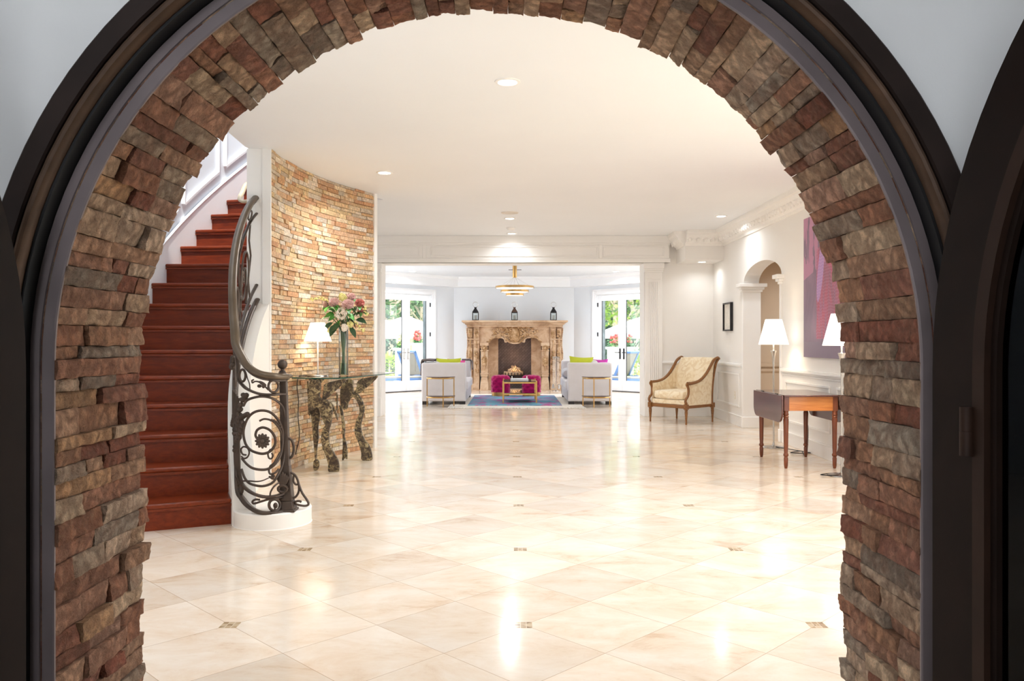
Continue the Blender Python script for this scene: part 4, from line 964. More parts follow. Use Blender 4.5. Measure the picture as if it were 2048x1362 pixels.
# local x axis = viewer's right side of the chair, front = -y
w2, dp = .34, .33
def tl_(name, pts, r, mat=None, n=10, sq=(1, 1), up=None, par=ac): return MB().tube(pts, r, n, sq=sq, up=up).build(name, mat or M['walnut'], par, local=True)
mb = MB(); mb.box(-w2+.02, w2-.02, -dp-.005, -dp+.03, .235, .285); mb.box(-w2+.03, w2-.03, dp-.03, dp, .235, .285)
for s in (-1, 1): mb.box(s*(w2-.015)-.015, s*(w2-.015)+.015, -dp+.02, dp-.02, .235, .285)
mb.build('seat_frame', M['walnut'], ac, local=True, bevel=.006)
for x in (-w2, w2):
    for y in (-dp, dp):
        mb = MB(); mb.box(x-.028, x+.028, y-.028, y+.028, .225, .30)
        mb.lathe([(.012, 0), (.016, .012), (.013, .03), (.014, .05), (.022, .15), (.025, .185), (.020, .197), (.027, .207), (.022, .226)], (x, y, 0), 16)
        mb.ell((x, y-.03 if y < 0 else y+.03, .262), .016, .006, .016); mb.build('leg', M['walnut'], ac, local=True, angle=35)
def sheet(fn, nu, nv, thick):   # two-sided padded sheet
    mb = MB(); top = [fn(i/nu, j/nv, 0) for j in range(nv+1) for i in range(nu+1)]; bot = [fn(i/nu, j/nv, 1) for j in range(nv+1) for i in range(nu+1)]
    N = len(top); vs = top+bot; fs = [(j*(nu+1)+i, j*(nu+1)+i+1, (j+1)*(nu+1)+i+1, (j+1)*(nu+1)+i) for j in range(nv) for i in range(nu)]
    fs2 = [tuple(N+k for k in f[::-1]) for f in fs]; rim = list(range(nu+1))+[j*(nu+1)+nu for j in range(1, nv+1)]+[nv*(nu+1)+i for i in range(nu-1, -1, -1)]+[j*(nu+1) for j in range(nv-1, 0, -1)]
    sd = [(rim[k], rim[(k+1) % len(rim)], N+rim[(k+1) % len(rim)], N+rim[k]) for k in range(len(rim))]
    return mb.add(vs, fs+fs2+sd)
BK = [(.28, .29), (.45, .30), (.6, .325), (.75, .365), (.88, .41), (.96, .45), (.99, .48)]      # z -> y of the back
def backfn(u, v, k):
    z = lerp(.3, .985, v); y = interp(BK, z); x = (u-.5)*2*(w2-.02)
    bul = math.sin(PI*u)*math.sin(PI*v)*.03
    return Vector((x, y-.055-bul if k == 0 else y+.02, z+.008*math.sin(PI*u)*v))
sheet(backfn, 12, 14, .05).build('backrest', M['damask'], ac, local=True, angle=60)
ARM = [(-dp+.02, .615), (-dp+.05, .612), (-dp+.16, .615), (-.03, .64), (.08, .69), (.18, .765), (.27, .86), (.35, .945), (.45, .985), (.49, .975)]
for s in (-1, 1):
    x = s*(w2+.005)
    pts = catmull([(x, y, z) for y, z in ARM], 5); tl_('arm', pts, .024, n=10, sq=(.85, 1))
    sc = [(x, -dp+.02+.022*math.cos(t), .593+.022*math.sin(t)) for t in [PI*.5+k*.5 for k in range(12)]]
    a = MB().tube(sc, .014, 8).ell((x-.0, -dp+.02, .593), .03, .014, .014, 10, 6).build('arm_scroll', M['walnut'], ac, local=True)
    tl_('arm_support', catmull([(x, -dp+.012, .585), (x, -dp+.045, .54), (x, -dp+.05, .48), (x, -dp+.03, .42), (x, -dp-.012, .38), (x, -dp-.025, .345), (x, -dp+.0, .305)], 5), .02)
    tl_('back_post', catmull([(x, .31, .26), (x, .315, .45), (x, .335, .62), (x, .37, .76), (x, .42, .90), (x, .485, .97)], 5), .018)
    def side(u, v, k):
        y = lerp(-dp+.04, .31, u); zt = interp(ARM, y)-.015; z = lerp(.28, zt, v); y2 = y+max(0, (z-.5))*.1*u
        return Vector((x-s*.002-(s*.028 if k else -s*.003), y2, z))
    sheet(side, 12, 8, .03).build('side_panel', M['damask'], ac, local=True)
    MB().ell((x, .487, .972), .026, .02, .02, 10, 8).build('crest_scroll', M['walnut'], ac, local=True)
MB().box(-w2+.03, w2-.03, -dp+.005, .28, .285, .36).build('seat_deck', M['damask'], ac, local=True, bevel=.015, seg=3)
mb = MB(); mb.ell((0, -.03, .425), w2-.012, dp-.01, .072, 40, 16, e=.42); cu = mb.build('seat_cushion', M['damask'], ac, local=True)
# ---------------------------------------------------------------- ceiling fittings
def can(x, y, z, label, e, cool=False, spread=148):
    t = thing('recessed_light', label, 'ceiling light', (x, y, z), group='recessed ceiling lights')
    MB().lathe([(.086, z), (.084, z-.006), (.066, z-.009), (.06, z-.004), (.06, z)], (x, y, 0), 32).build('trim_ring', M['trim'], t)
    MB().lathe([(0, z-.0035), (.06, z-.003), (.06, z)], (x, y, 0), 24).build('lens', M['lens'], t)
    L = bpy.data.lights.new('can_light', 'AREA'); L.shape = 'DISK'; L.size = .12; L.energy = e; L.color = (.86, .93, 1) if cool else (.91, .96, 1); L.spread = math.radians(spread)
    o = bpy.data.objects.new('can_light', L); o.location = (x, y, z-.02); COL.objects.link(o)
E1 = 17
can(-.03, 5.38, ZC, 'round recessed light high in the middle of the hall ceiling', E1*1.15)
can(-1.306, 8.29, ZC, 'round recessed light near the curved stone wall', E1*1.35)
can(-.03, 11.4, ZC, 'round recessed light just beyond the ceiling speaker disc', E1*2.5)
can(-.005, 13.0, ZC, 'round recessed light closest to the panelled beam', E1*.3)
can(2.89, 11.19, ZC, 'round recessed light close to the crown of the right wall', E1*.5)
can(3.05, 13.0, 2.52, 'round recessed light in the corner soffit above the armchair', 2.2)
can(-2.34, 19.05, 2.88, 'round recessed light above the left glass doors of the living room', 32, True)
can(2.44, 19.05, 2.88, 'round recessed light above the right glass doors of the living room', 32, True)
for x, y, e, lab in ((2.6, 5.2, 1.3, 'unseen recessed fill light added over the added garden window'), (-1.3, 3.6, .55, 'unseen recessed fill light added left behind the arch'), (1.3, 3.6, .6, 'unseen recessed fill light added right behind the arch')):  # out-of-view cans added to brighten the hall
    can(x, y, ZC, lab, E1*e)
can(4.6, 10.8, 2.7, 'unseen recessed fill light added inside the small arched passage', 22)  # extra lamp, out of view, added to brighten the passage
sk = thing('ceiling_speaker', 'flat white round ceiling speaker before the beam', 'speaker', (-.03, 10.9, ZC))
MB().lathe([(.118, ZC), (.116, ZC-.006), (.105, ZC-.008), (.102, ZC-.005), (0, ZC-.005)], (-.03, 10.9, 0), 40).build('grille', plain('speaker_white', srgb(226, 218, 208), .7, bump=.3, bs=300), sk)
sm = thing('smoke_detector', 'small white smoke detector between the two lights by the beam', 'smoke detector', (-.02, 12.35, ZC))
MB().lathe([(.07, ZC), (.07, ZC-.012), (.055, ZC-.02), (.05, ZC-.034), (.02, ZC-.04), (0, ZC-.04)], (-.02, 12.35, 0), 28).build('housing', M['trim'], sm)
# ---------------------------------------------------------------- living room shell (bay plan)
XC = .05; ZL = 2.88
def bay(s, side): return Vector((XC+side*1.55+side*s*.70711, 20.9-s*.70711, 0))      # along the angled wall
def baybox(mb, side, s0, s1, d0, d1, z0, z1):   # d: depth towards the outside
    n = Vector((side*.70711, .70711, 0))
    a, b = bay(s0, side), bay(s1, side); vs = []
    for z in (z0, z1):
        for p, d in ((a, d0), (b, d0), (b, d1), (a, d1)): q = p+n*d; vs.append((q.x, q.y, z))
    mb.add(vs, [(3, 2, 1, 0), (4, 5, 6, 7), (0, 1, 5, 4), (1, 2, 6, 5), (2, 3, 7, 6), (3, 0, 4, 7)])
# centre wall with the firebox hole (hole filled by the firebox)
FX0, FX1, FZ = -.44, .52, 1.31
mb = MB(); mb.box(XC-1.62, FX0, 20.9, 21.15, 0, 3.2); mb.box(FX1, XC+1.62, 20.9, 21.15, 0, 3.2); mb.box(FX0, FX1, 20.9, 21.15, FZ, 3.2)
struct(mb.build('wall_fireplace', M['coolwall'], smooth=False), 'cool white wall behind the stone fireplace', 'wall')
DS0, DS1, DZT = .775, 2.285, 2.385
for side, nm in ((-1, 'left'), (1, 'right')):
    mb = MB(); baybox(mb, side, -.06, DS0-.03, 0, .16, 0, 3.2); baybox(mb, side, DS1+.03, 2.85, 0, .16, 0, 3.2); baybox(mb, side, DS0-.03, DS1+.03, 0, .16, DZT+.02, 3.2)
    struct(mb.build('wall_bay_'+nm, M['coolwall'], smooth=False), 'angled white wall with the %s glass doors' % nm, 'wall')
    xs = XC+side*3.56
    mb = MB(); xa, xb = sorted((xs, xs+side*.18))
    mb.box(xa, xb, 13.85, 14.6, 0, 3.2); mb.box(xa, xb, 16.4, 17.0, 0, 3.2); mb.box(xa, xb, 18.75, 19.05, 0, 3.2); mb.box(xa, xb, 14.6, 16.4, 2.4, 3.2); mb.box(xa, xb, 17.0, 18.75, 2.4, 3.2)  # side openings are out of view, added to let daylight in
    struct(mb.build('wall_living_'+nm, M['coolwall'], smooth=False), '%s side wall of the living room with unseen tall openings added for daylight' % nm, 'wall')
    # casing
    mb = MB(); c = .10
    for s0, s1, z0, z1 in ((DS0-.03-c, DS0-.03, 0, DZT+.02+c), (DS1+.03, DS1+.03+c, 0, DZT+.02+c), (DS0-.03, DS1+.03, DZT+.02, DZT+.02+c)): baybox(mb, side, s0, s1, -.025, 0, z0, z1)
    for s0, s1, z0, z1 in ((DS0-.05-c, DS0-.01-c, 0, DZT+.04+c), (DS1+.01+c, DS1+.05+c, 0, DZT+.04+c), (DS0-.05-c, DS1+.05+c, DZT+.01+c, DZT+.05+c)): baybox(mb, side, s0, s1, -.04, 0, z0, z1)
    for s0, s1, z0, z1 in ((DS0-.03, DS0-.003, 0, DZT), (DS1+.003, DS1+.03, 0, DZT), (DS0-.03, DS1+.03, DZT+.003, DZT+.02)): baybox(mb, side, s0, s1, 0, .16, z0, z1)
    struct(mb.build('trim_%d' % (20+(side > 0)), M['cooltrim'], bevel=.004), 'white casing around the %s glass doors' % nm, 'trim')
    # double doors
    b0 = bay(DS0, side)
    dr = thing('door_%d' % (3 if side < 0 else 4), 'white double glass doors to the terrace on the %s of the fireplace' % nm, 'door', tuple(b0), kind='structure')
    mid = (DS0+DS1)/2
    for k, (s0, s1) in enumerate(((DS0, mid-.003), (mid+.003, DS1))):
        mb = MB(); st0 = .115
        for q0, q1, z0, z1 in ((s0, s0+st0, .015, DZT), (s1-st0, s1, .015, DZT), (s0+st0, s1-st0, .015, .27), (s0+st0, s1-st0, DZT-.14, DZT)): baybox(mb, side, q0, q1, .02, .065, z0, z1)
        lf = mb.build('door_leaf', M['cooltrim'], dr, bevel=.003)
        mb = MB(); baybox(mb, side, s0+st0, s1-st0, .038, .044, .27, DZT-.14); mb.build('glass_pane', M['pane'], lf, smooth=False)
        mb = MB(); q = .006
        for u0, u1, z0, z1 in ((s0+st0-.002, s0+st0+q, .27, DZT-.14), (s1-st0-q, s1-st0+.002, .27, DZT-.14)): baybox(mb, side, u0, u1, .03, .055, z0, z1)
        mb.build('glazing_bead', M['blackmetal'], lf, smooth=False)
        sh = (s1-.055) if k == 0 else (s0+.055); mt = M['blackmetal'] if side > 0 else M['nickel']
        mb = MB(); baybox(mb, side, sh-.022, sh+.022, .008, .02, .80, 1.06); hd = mb.build('handle_plate', mt, lf, bevel=.006)
        e = (bay(1, side)-bay(0, side)); n = Vector((side*.70711, .70711, 0)); c = bay(sh, side)+Vector((0, 0, .96)); dd = -1 if k == 0 else 1
        MB().tube([c, c-n*.05, c-n*.055+e*(.11*dd)], .009, 8).build('lever', mt, hd)
        if k == 0:
            for z in (.62, 1.36, 2.1):
                mb = MB(); baybox(mb, side, DS0-.022, DS0+.012, .0, .022, z, z+.1); mb.build('hinge', M['blackmetal'], lf, bevel=.002)
    mb = MB(); baybox(mb, side, DS0-.03, DS1+.03, 0, .16, 0, .014)
    struct(mb.build('trim_%d' % (22+(side > 0)), M['bronze'], smooth=False), 'dark threshold under the %s glass doors' % nm, 'trim')
struct(MB().prism([(XC-3.8, 13.85), (XC+3.8, 13.85), (XC+3.8, 19.1), (XC+1.75, 21.15), (XC-1.75, 21.15), (XC-3.8, 19.1)], lambda u, v: (u, v, ZL), lambda u, v: (u, v, 3.3)).build('ceiling_living', M['coolwall'], smooth=False), 'cool white living room ceiling', 'ceiling')
# box cornice round the bay
cor = [(0, 0), (.30, 0), (.30, .18), (.33, .2), (.345, .24), (.345, .26), (0, .26)]
pathc = [Vector((XC-3.56, 13.86, 2.62)), bay(2.85, -1)+Vector((0, 0, 2.62)), bay(0, -1)+Vector((0, 0, 2.62)), bay(0, 1)+Vector((0, 0, 2.62)), bay(2.85, 1)+Vector((0, 0, 2.62)), Vector((XC+3.56, 13.86, 2.62))]
nin = [Vector((1, 0, 0)), None, None, None, None, Vector((-1, 0, 0))]
k8 = math.tan(PI/8)
mit = [Vector((1, 0, 0)), Vector((1, -k8, 0)), Vector((k8, -1, 0)), Vector((-k8, -1, 0)), Vector((-1, -k8, 0)), Vector((-1, 0, 0))]
mb = MB(); mb.sweep(pathc, cor, lambda i: (mit[i], Vector((0, 0, 1))))
struct(mb.build('trim_24', M['cooltrim'], angle=20), 'white box cornice around the living room ceiling', 'trim')
mb = MB(); bpro = [(0, 0), (.02, 0), (.02, .14), (.01, .16), (0, .16)]
for side in (-1, 1):
    mb2 = MB(); baybox(mb, side, -.02, DS0-.15, -.02, 0, 0, .15); baybox(mb, side, DS1+.15, 2.83, -.02, 0, 0, .15)
struct(mb.build('baseboard_living', M['cooltrim'], bevel=.004), 'white baseboards of the living room bay', 'baseboard')

# ---------------------------------------------------------------- fireplace
def carved():
    g = G('carved_limestone'); v = g.coord(); a = g.noise(v, 3.2, 5, .6, .8); b = g.noise(v, 24, 5, .7, .4)
    c = g.ramp(a, [(.28, srgb(164, 130, 102)), (.45, srgb(200, 168, 138)), (.6, srgb(218, 192, 164)), (.75, srgb(196, 154, 124))])
    c = g.mix(g.ramp(b, [(.55, gray(0)), (.75, gray(.4))]), c, srgb(178, 140, 84)); g.bump(b, .35, .01)
    return g.set(c, .85, 0, .2)
M['lime'] = carved()
def aged_shaded():  # stains plus a darker tone standing in for shade in the carving
    g = G('aged_shaded_carving'); v = g.coord(); a = g.noise(v, 7, 6, .7, .5); b = g.noise(v, 30, 5, .7)
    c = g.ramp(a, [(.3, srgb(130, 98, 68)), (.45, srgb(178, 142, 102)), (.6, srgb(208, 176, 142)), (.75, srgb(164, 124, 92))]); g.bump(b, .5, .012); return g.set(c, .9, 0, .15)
M['aged_shaded'] = aged_shaded()
fp = thing('fireplace', 'carved tan limestone fireplace mantel with scrolled cartouche', 'fireplace', (XC, 20.6, 0))
YF = 20.55
def FP(x, y, Y=YF): q = P(x, y, Y); return q
def fx(x): return (x-1024)/F*YF
def fz(y): return H-(y-681)/F*YF
CXF = (1029.5-1024)/F*YF
def mir(fn):
    for s in (-1, 1): fn(s)
hw = lambda x: abs((x-1029.5)/F*YF)
mb = MB()   # mantel shelf, stepped
for k, (ex, y0, z0, z1) in enumerate(((hw(1134.5), 20.30, 1.715, 1.762), (hw(1131.5), 20.33, 1.69, 1.715), (hw(1128), 20.37, 1.655, 1.69), (hw(1125), 20.40, 1.63, 1.655), (hw(1125.5), 20.42, 1.60, 1.63))): mb.box(CXF-ex, CXF+ex, y0, 20.9, z0, z1)
mb.build('mantel_shelf', M['lime'], fp, bevel=.008)
# frieze with two cusped arches
half = [(972.6, 697), (973.5, 687), (981, 678.5), (988, 675), (996, 674), (1004.7, 675.5), (1009.5, 679), (1010.5, 684), (1016, 682.5), (1021, 685.5), (1029.5, 686.5)]
low = half+[(2*1029.5-x, y) for x, y in half[-2::-1]]
poly = [(959, 651.5)]+[(959, 697)]+low+[(1100, 697), (1100, 651.5)]
MB().prism(poly, lambda x, y: FP(x, y, YF), lambda x, y: (FP(x, y, YF)+Vector((0, .12, 0)))).build('frieze', M['lime'], fp, bevel=.012, smooth=False)
mb = MB(); mb.tube(catmull([FP(x, y+.0, YF-.012) for x, y in low], 3), .022, 8)
mb.build('arch_moulding', M['lime'], fp)
# carved ornament
rn = random.Random(9); orn = MB(); cq = FP(1029.5, 668, YF)
orn.ell(cq, .13, .07, .19, 18, 12); orn.ell(cq+Vector((0, -.04, .02)), .09, .05, .13, 16, 10)
for k in range(22):
    a = 2*PI*k/22; orn.ell(cq+Vector((.15*math.cos(a), -.02, .20*math.sin(a))), .03, .03, .03, 8, 6)
for s in (-1, 1):
    for (pts, r) in (([(1040, 684), (1048, 676), (1050, 666), (1044, 659), (1038, 662), (1041, 668)], .026), ([(1044, 672), (1056, 668), (1064, 662), (1060, 655), (1052, 657), (1054, 662)], .024), ([(1058, 670), (1066, 671), (1074, 676), (1082, 684), (1085, 690)], .03), ([(1048, 660), (1058, 656), (1068, 660), (1072, 667)], .02), ([(1036, 655), (1044, 655), (1050, 657)], .02)):
        ps = [FP(1029.5+s*(x-1029.5), y, YF-.02) for x, y in pts]; cs = catmull(ps, 5)
        orn.tube(cs, [r*(1-.4*i/len(cs)) for i in range(len(cs))], 7)
        for k in range(0, len(cs), 2): orn.ell(cs[k]+Vector((rn.uniform(-.02, .02), -.015, rn.uniform(-.03, .03))), .03, .022, .018, 6, 5)
    for k in range(26):
        x = 1029.5+s*rn.uniform(12, 46); y = rn.uniform(655, 672)+abs(x-1029.5)*.10
        orn.ell(FP(x, y, YF-.01), rn.uniform(.02, .05), .03, rn.uniform(.015, .035), 7, 5, M=Matrix.Rotation(rn.uniform(-1, 1), 3, 'Y'))
orn.build('cartouche', M['aged_shaded'], fp, angle=60)
def column(s):
    X = lambda x: CXF+s*(x-1029.5)/F*YF
    def bx(mb, xa, xb, y0, y1, za, zb): a, b = sorted((X(xa), X(xb))); mb.box(a, b, y0, y1, za, zb)
    mb = MB(); bx(mb, 1100, 1112, 20.50, 20.9, 0, 1.60); bx(mb, 1112.5, 1124, 20.56, 20.9, 0, 1.60); bx(mb, 1100, 1125, 20.47, 20.9, 0, .16)
    bx(mb, 1099.5, 1124.5, 20.475, 20.9, 1.27, 1.30); bx(mb, 1099.5, 1124.5, 20.49, 20.9, 1.16, 1.18)
    for xa, xb in ((1102, 1110), (1114, 1122)):
        bx(mb, xa, xb, 20.485, 20.6, 1.34, 1.56); bx(mb, xa+.5, xb-.5, 20.49, 20.6, .35, 1.08)
    mb.build('pilaster', M['lime'], fp, bevel=.01)
    mb = MB(); q = 20.40
    bx(mb, 1083, 1097, q, 20.9, .62, .98); bx(mb, 1082, 1098, q-.02, 20.9, .98, 1.02); bx(mb, 1084, 1096.5, q+.02, 20.9, 1.02, 1.12); bx(mb, 1081.5, 1098.5, q-.03, 20.9, 1.12, 1.20); bx(mb, 1081.5, 1098, q-.02, 20.9, .40, .43); bx(mb, 1083, 1097, q, 20.9, .43, .62)
    cxp = X(1090); mb.taper((cxp, 20.62, 0), (.21, .5), (cxp, 20.62, .17), (.20, .48)); mb.taper((cxp, 20.62, .17), (.2, .48), (cxp, 20.63, .34), (.14, .42)); bx(mb, 1083, 1097, q-.0, 20.9, .34, .40)
    mb.build('column', M['lime'], fp, bevel=.008)
    mb = MB(); mb.tube([(cxp, q+.01, .5), (cxp, q+.01, 1.1)], .02, 6)
    for (zc, rr) in ((1.06, .06), (.78, .055), (.72, .05), (.66, .04)):
        for k in range(9):
            a = 2*PI*k/9; mb.ell((cxp+rr*math.cos(a), q-.012, zc+rr*math.sin(a)), .024, .045, .024, 7, 5)
        mb.ell((cxp, q-.015, zc), .045, .055, .045, 8, 6)
    for zc in (.9, .58): mb.ell((cxp, q-.01, zc), .014, .035, .08, 6, 5)
    mb.build('carved_festoon', M['aged_shaded'], fp, angle=60)
    for xa in (1106, 1118):
        mb = MB(); mb.tube([(X(xa), 20.5, .42), (X(xa), 20.5, 1.52)], .018, 6)
        for zc in (1.40, 1.48, .95, .85, .7, .5):
            c0 = Vector((X(xa), 20.485, zc))
            for k in range(6): mb.ell(c0+Vector((rn.uniform(-.035, .035), 0, rn.uniform(-.04, .04))), rn.uniform(.02, .034), .04, rn.uniform(.02, .036), 6, 5)
        mb.build('carved_panel', M['aged_shaded'], fp, angle=60)
    mb = MB(); mb.tube([(X(1124), 20.59, .14), (X(1124), 20.59, 1.58)], .014, 6)
    for zc in [1.56-.045*k for k in range(32)]: mb.ell((X(1124.3+1.2*math.sin(zc*9)), 20.58, zc), .02, .04, .026, 6, 5)
    mb.build('edge_scroll', M['lime'], fp, angle=60)
mir(column)
mb = MB()
for s in (-1, 1):
    a, b = sorted((CXF+s*hw(1063), CXF+s*hw(1083))); mb.box(a, b, 20.78, 20.92, 0, FZ+.02)
mb.box(CXF-hw(1083), CXF+hw(1083), 20.78, 20.92, FZ-.0, 1.5)
mb.build('slip_panel', M['lime'], fp, bevel=.004)
MB().box(CXF-1.25, CXF+1.25, 20.3, 21.0, 0, .012).build('hearth', M['lime'], fp, bevel=.004)
g = G('herringbone_firebrick'); v = g.coord('Object', (1, 1, 1), (PI/2, 0, 0)); mpp = g.n('ShaderNodeMapping'); mpp.inputs['Rotation'].default_value = (0, 0, PI/4); g.l(v, mpp.inputs[0])
bt = g.n('ShaderNodeTexBrick'); g.l(mpp.outputs[0], bt.inputs[0]); bt.inputs['Scale'].default_value = 4.5; bt.inputs['Color1'].default_value = srgb(122, 112, 110); bt.inputs['Color2'].default_value = srgb(142, 130, 128); bt.inputs['Mortar'].default_value = srgb(90, 80, 76); bt.inputs['Mortar Size'].default_value = .012; bt.offset = .5
g.set(bt.outputs[0], .9); M['firebrick'] = g.m
mb = MB(); x0, x1 = CXF-hw(1063), CXF+hw(1063); z1 = FZ
mb.box(x0-.1, x1+.1, 21.32, 21.4, 0, 1.6); mb.box(x0-.1, x0, 20.92, 21.32, 0, 1.6); mb.box(x1, x1+.1, 20.92, 21.32, 0, 1.6); mb.box(x0, x1, 20.92, 21.32, z1+.2, 1.6); mb.box(x0, x1, 20.92, 21.32, 0, .02)
mb.build('firebox', M['firebrick'], fp, smooth=False)
# grate, logs, flames
gr = thing('fire_grate', 'black iron fire grate in the firebox', 'grate', (CXF, 21.05, .02)); mb = MB()
for k in range(7):
    x = CXF-.24+.08*k; mb.tube([(x, 20.96, .42), (x, 20.965, .33), (x, 21.22, .33)], .011, 6)
for y in (20.98, 21.2): mb.tube([(CXF-.3, y, .325), (CXF+.3, y, .325)], .011, 6)
mb.build('bars', M['blackmetal'], gr); mb = MB()
for x in (-.26, .26):
    for y in (20.98, 21.2): mb.tube([(CXF+x, y, .325), (CXF+x, y, .022)], .012, 6)
mb.build('foot', M['blackmetal'], gr)
def log_mat():
    g = G('birch_log'); a = g.noise(g.coord('Object', (6, 20, 20)), 2, 5, .6, .5)
    g.bump(a, .5, .01); return g.set(g.ramp(a, [(.35, srgb(150, 112, 80)), (.5, srgb(212, 184, 150)), (.65, srgb(228, 208, 180))]), .85)
M['log'] = log_mat()
for i, (c, r, L, rz, ry, lab) in enumerate((((CXF-.06, 21.03, .402), .055, .44, .05, 0, 'pale front log lying on the fire grate'), ((CXF+.02, 21.16, .405), .058, .4, -.08, 0, 'pale rear log lying on the fire grate'), ((CXF-.02, 21.10, .493), .038, .34, .35, .1, 'thin log crossing on top of the grate logs'), ((CXF+.03, 21.09, .545), .03, .26, -.5, -.25, 'topmost thin tilted log of the fire'))):
    d = Vector((math.cos(rz)*math.cos(ry), math.sin(rz), math.sin(ry))).normalized(); c = Vector(c); lr = random.Random(i)
    ps = [c+d*L*(k/8-.5)+Vector((0, lr.uniform(-.006, .006), lr.uniform(-.006, .006))) for k in range(9)]
    tag(MB().tube(ps, [r*lr.uniform(.9, 1.06) for _ in ps], 12).build('log', M['log'], angle=50), lab, 'log', 'logs on the fire grate')
fm = MB(); rr = random.Random(4)
for k in range(9):
    x = CXF-.14+.035*k; hgt = .17-abs(k-4)*.028; y = 21.07+rr.uniform(-.03, .05); zb = .45
    ps = [Vector((x+.018*math.sin(t*5+k), y, zb+hgt*t)) for t in [i/7 for i in range(8)]]
    fm.tube(ps, [.016*(1-t)**.7*(1.0 if t > .15 else .7)+.0008 for t in [i/7 for i in range(8)]], 6, sq=(1, .5))
tag(fm.build('fire_flames', M['flame']), 'low orange flames licking around the logs', 'fire', kind='stuff')
lamp_light((CXF, 21.0, .85), 1.2, (1, .5, .2), .08, 'fire_light')
# lanterns
M['lanternpaper'] = plain('lantern_glass_frost', srgb(224, 220, 214), .35, 0, .05)
def lantern(label, x, copper=False):
    y, z = 20.52, 1.762; X0 = (x-1024)/F*y; t = thing('lantern', label, 'lantern', (X0, y, z), group='lanterns on the mantel'); mt = plain('copper_brown', srgb(98, 74, 62), .4, .5) if copper else M['blackmetal']
    w, h = .072, .19; mb = MB(); mb.box(X0-w-.006, X0+w+.006, y-w-.006, y+w+.006, z, z+.02); mb.box(X0-w-.004, X0+w+.004, y-w-.004, y+w+.004, z+h, z+h+.018)
    for a in (-1, 1):
        for b in (-1, 1): mb.box(X0+a*w-.008, X0+a*w+.008, y+b*w-.008, y+b*w+.008, z+.02, z+h)
    mb.build('cage', M['blackmetal'], t, bevel=.002)
    mb = MB(); mb.taper((X0, y, z+h+.018), .165, (X0, y, z+h+.10), .07); mb.taper((X0, y, z+h+.10), .06, (X0, y, z+h+.135), .05); mb.taper((X0, y, z+h+.135), .075, (X0, y, z+h+.145), .06); mb.build('roof', mt, t, bevel=.003)
    mb = MB(); 
    for d in (-1, 1): mb.box(X0-w, X0+w, y+d*w-.002, y+d*w+.002, z+.02, z+h); mb.box(X0+d*w-.002, X0+d*w+.002, y-w, y+w, z+.02, z+h)
    mb.build('glass', M['glass'], t, smooth=False)
    mb = MB(); mb.lathe([(.032, z+.02), (.032, z+.13), (.026, z+.134), (0, z+.13)], (X0, y, 0), 18); mb.build('candle', M['lanternpaper'], t)
    c = Vector((X0, y, z+h+.21)); MB().tube([c+Vector((.066*math.cos(k*PI/12), 0, .066*math.sin(k*PI/12))) for k in range(24)], .005, 6, closed=True).build('ring_handle', M['nickel'], t)
lantern('black lantern at the left end of the mantel', 951); lantern('brown-roofed lantern in the middle of the mantel', 1029, True); lantern('black lantern at the right end of the mantel', 1107)
# fire tools
ft = thing('fire_tool_set', 'slim silver fire tools on a stand beside the fireplace', 'fire tools', ((1112-1024)/F*20.2, 20.2, 0)); tx, ty = (1112-1024)/F*20.2, 20.2
MB().lathe([(.09, .0), (.09, .012), (.02, .02), (.008, .04), (.008, .86), (0, .87)], (tx, ty, 0), 20).build('stand', M['nickel'], ft)
MB().tube([(tx-.09, ty, .84), (tx+.09, ty, .84)], .012, 8).build('crossbar', M['nickel'], ft)
for k, dx in enumerate((-.07, -.03, .03, .07)):
    mb = MB(); mb.tube([(tx+dx, ty-.02, .80), (tx+dx, ty-.02, .16)], .005, 6); mb.ell((tx+dx, ty-.02, .80), .012, .012, .03); 
    if k == 0: mb.taper((tx+dx, ty-.02, .06), (.09, .02), (tx+dx, ty-.02, .17), (.04, .02))
    if k == 3: mb.lathe([(.03, .05), (.03, .15), (.01, .17)], (tx+dx, ty-.02, 0), 10)
    mb.build('tool', M['nickel'], ft)
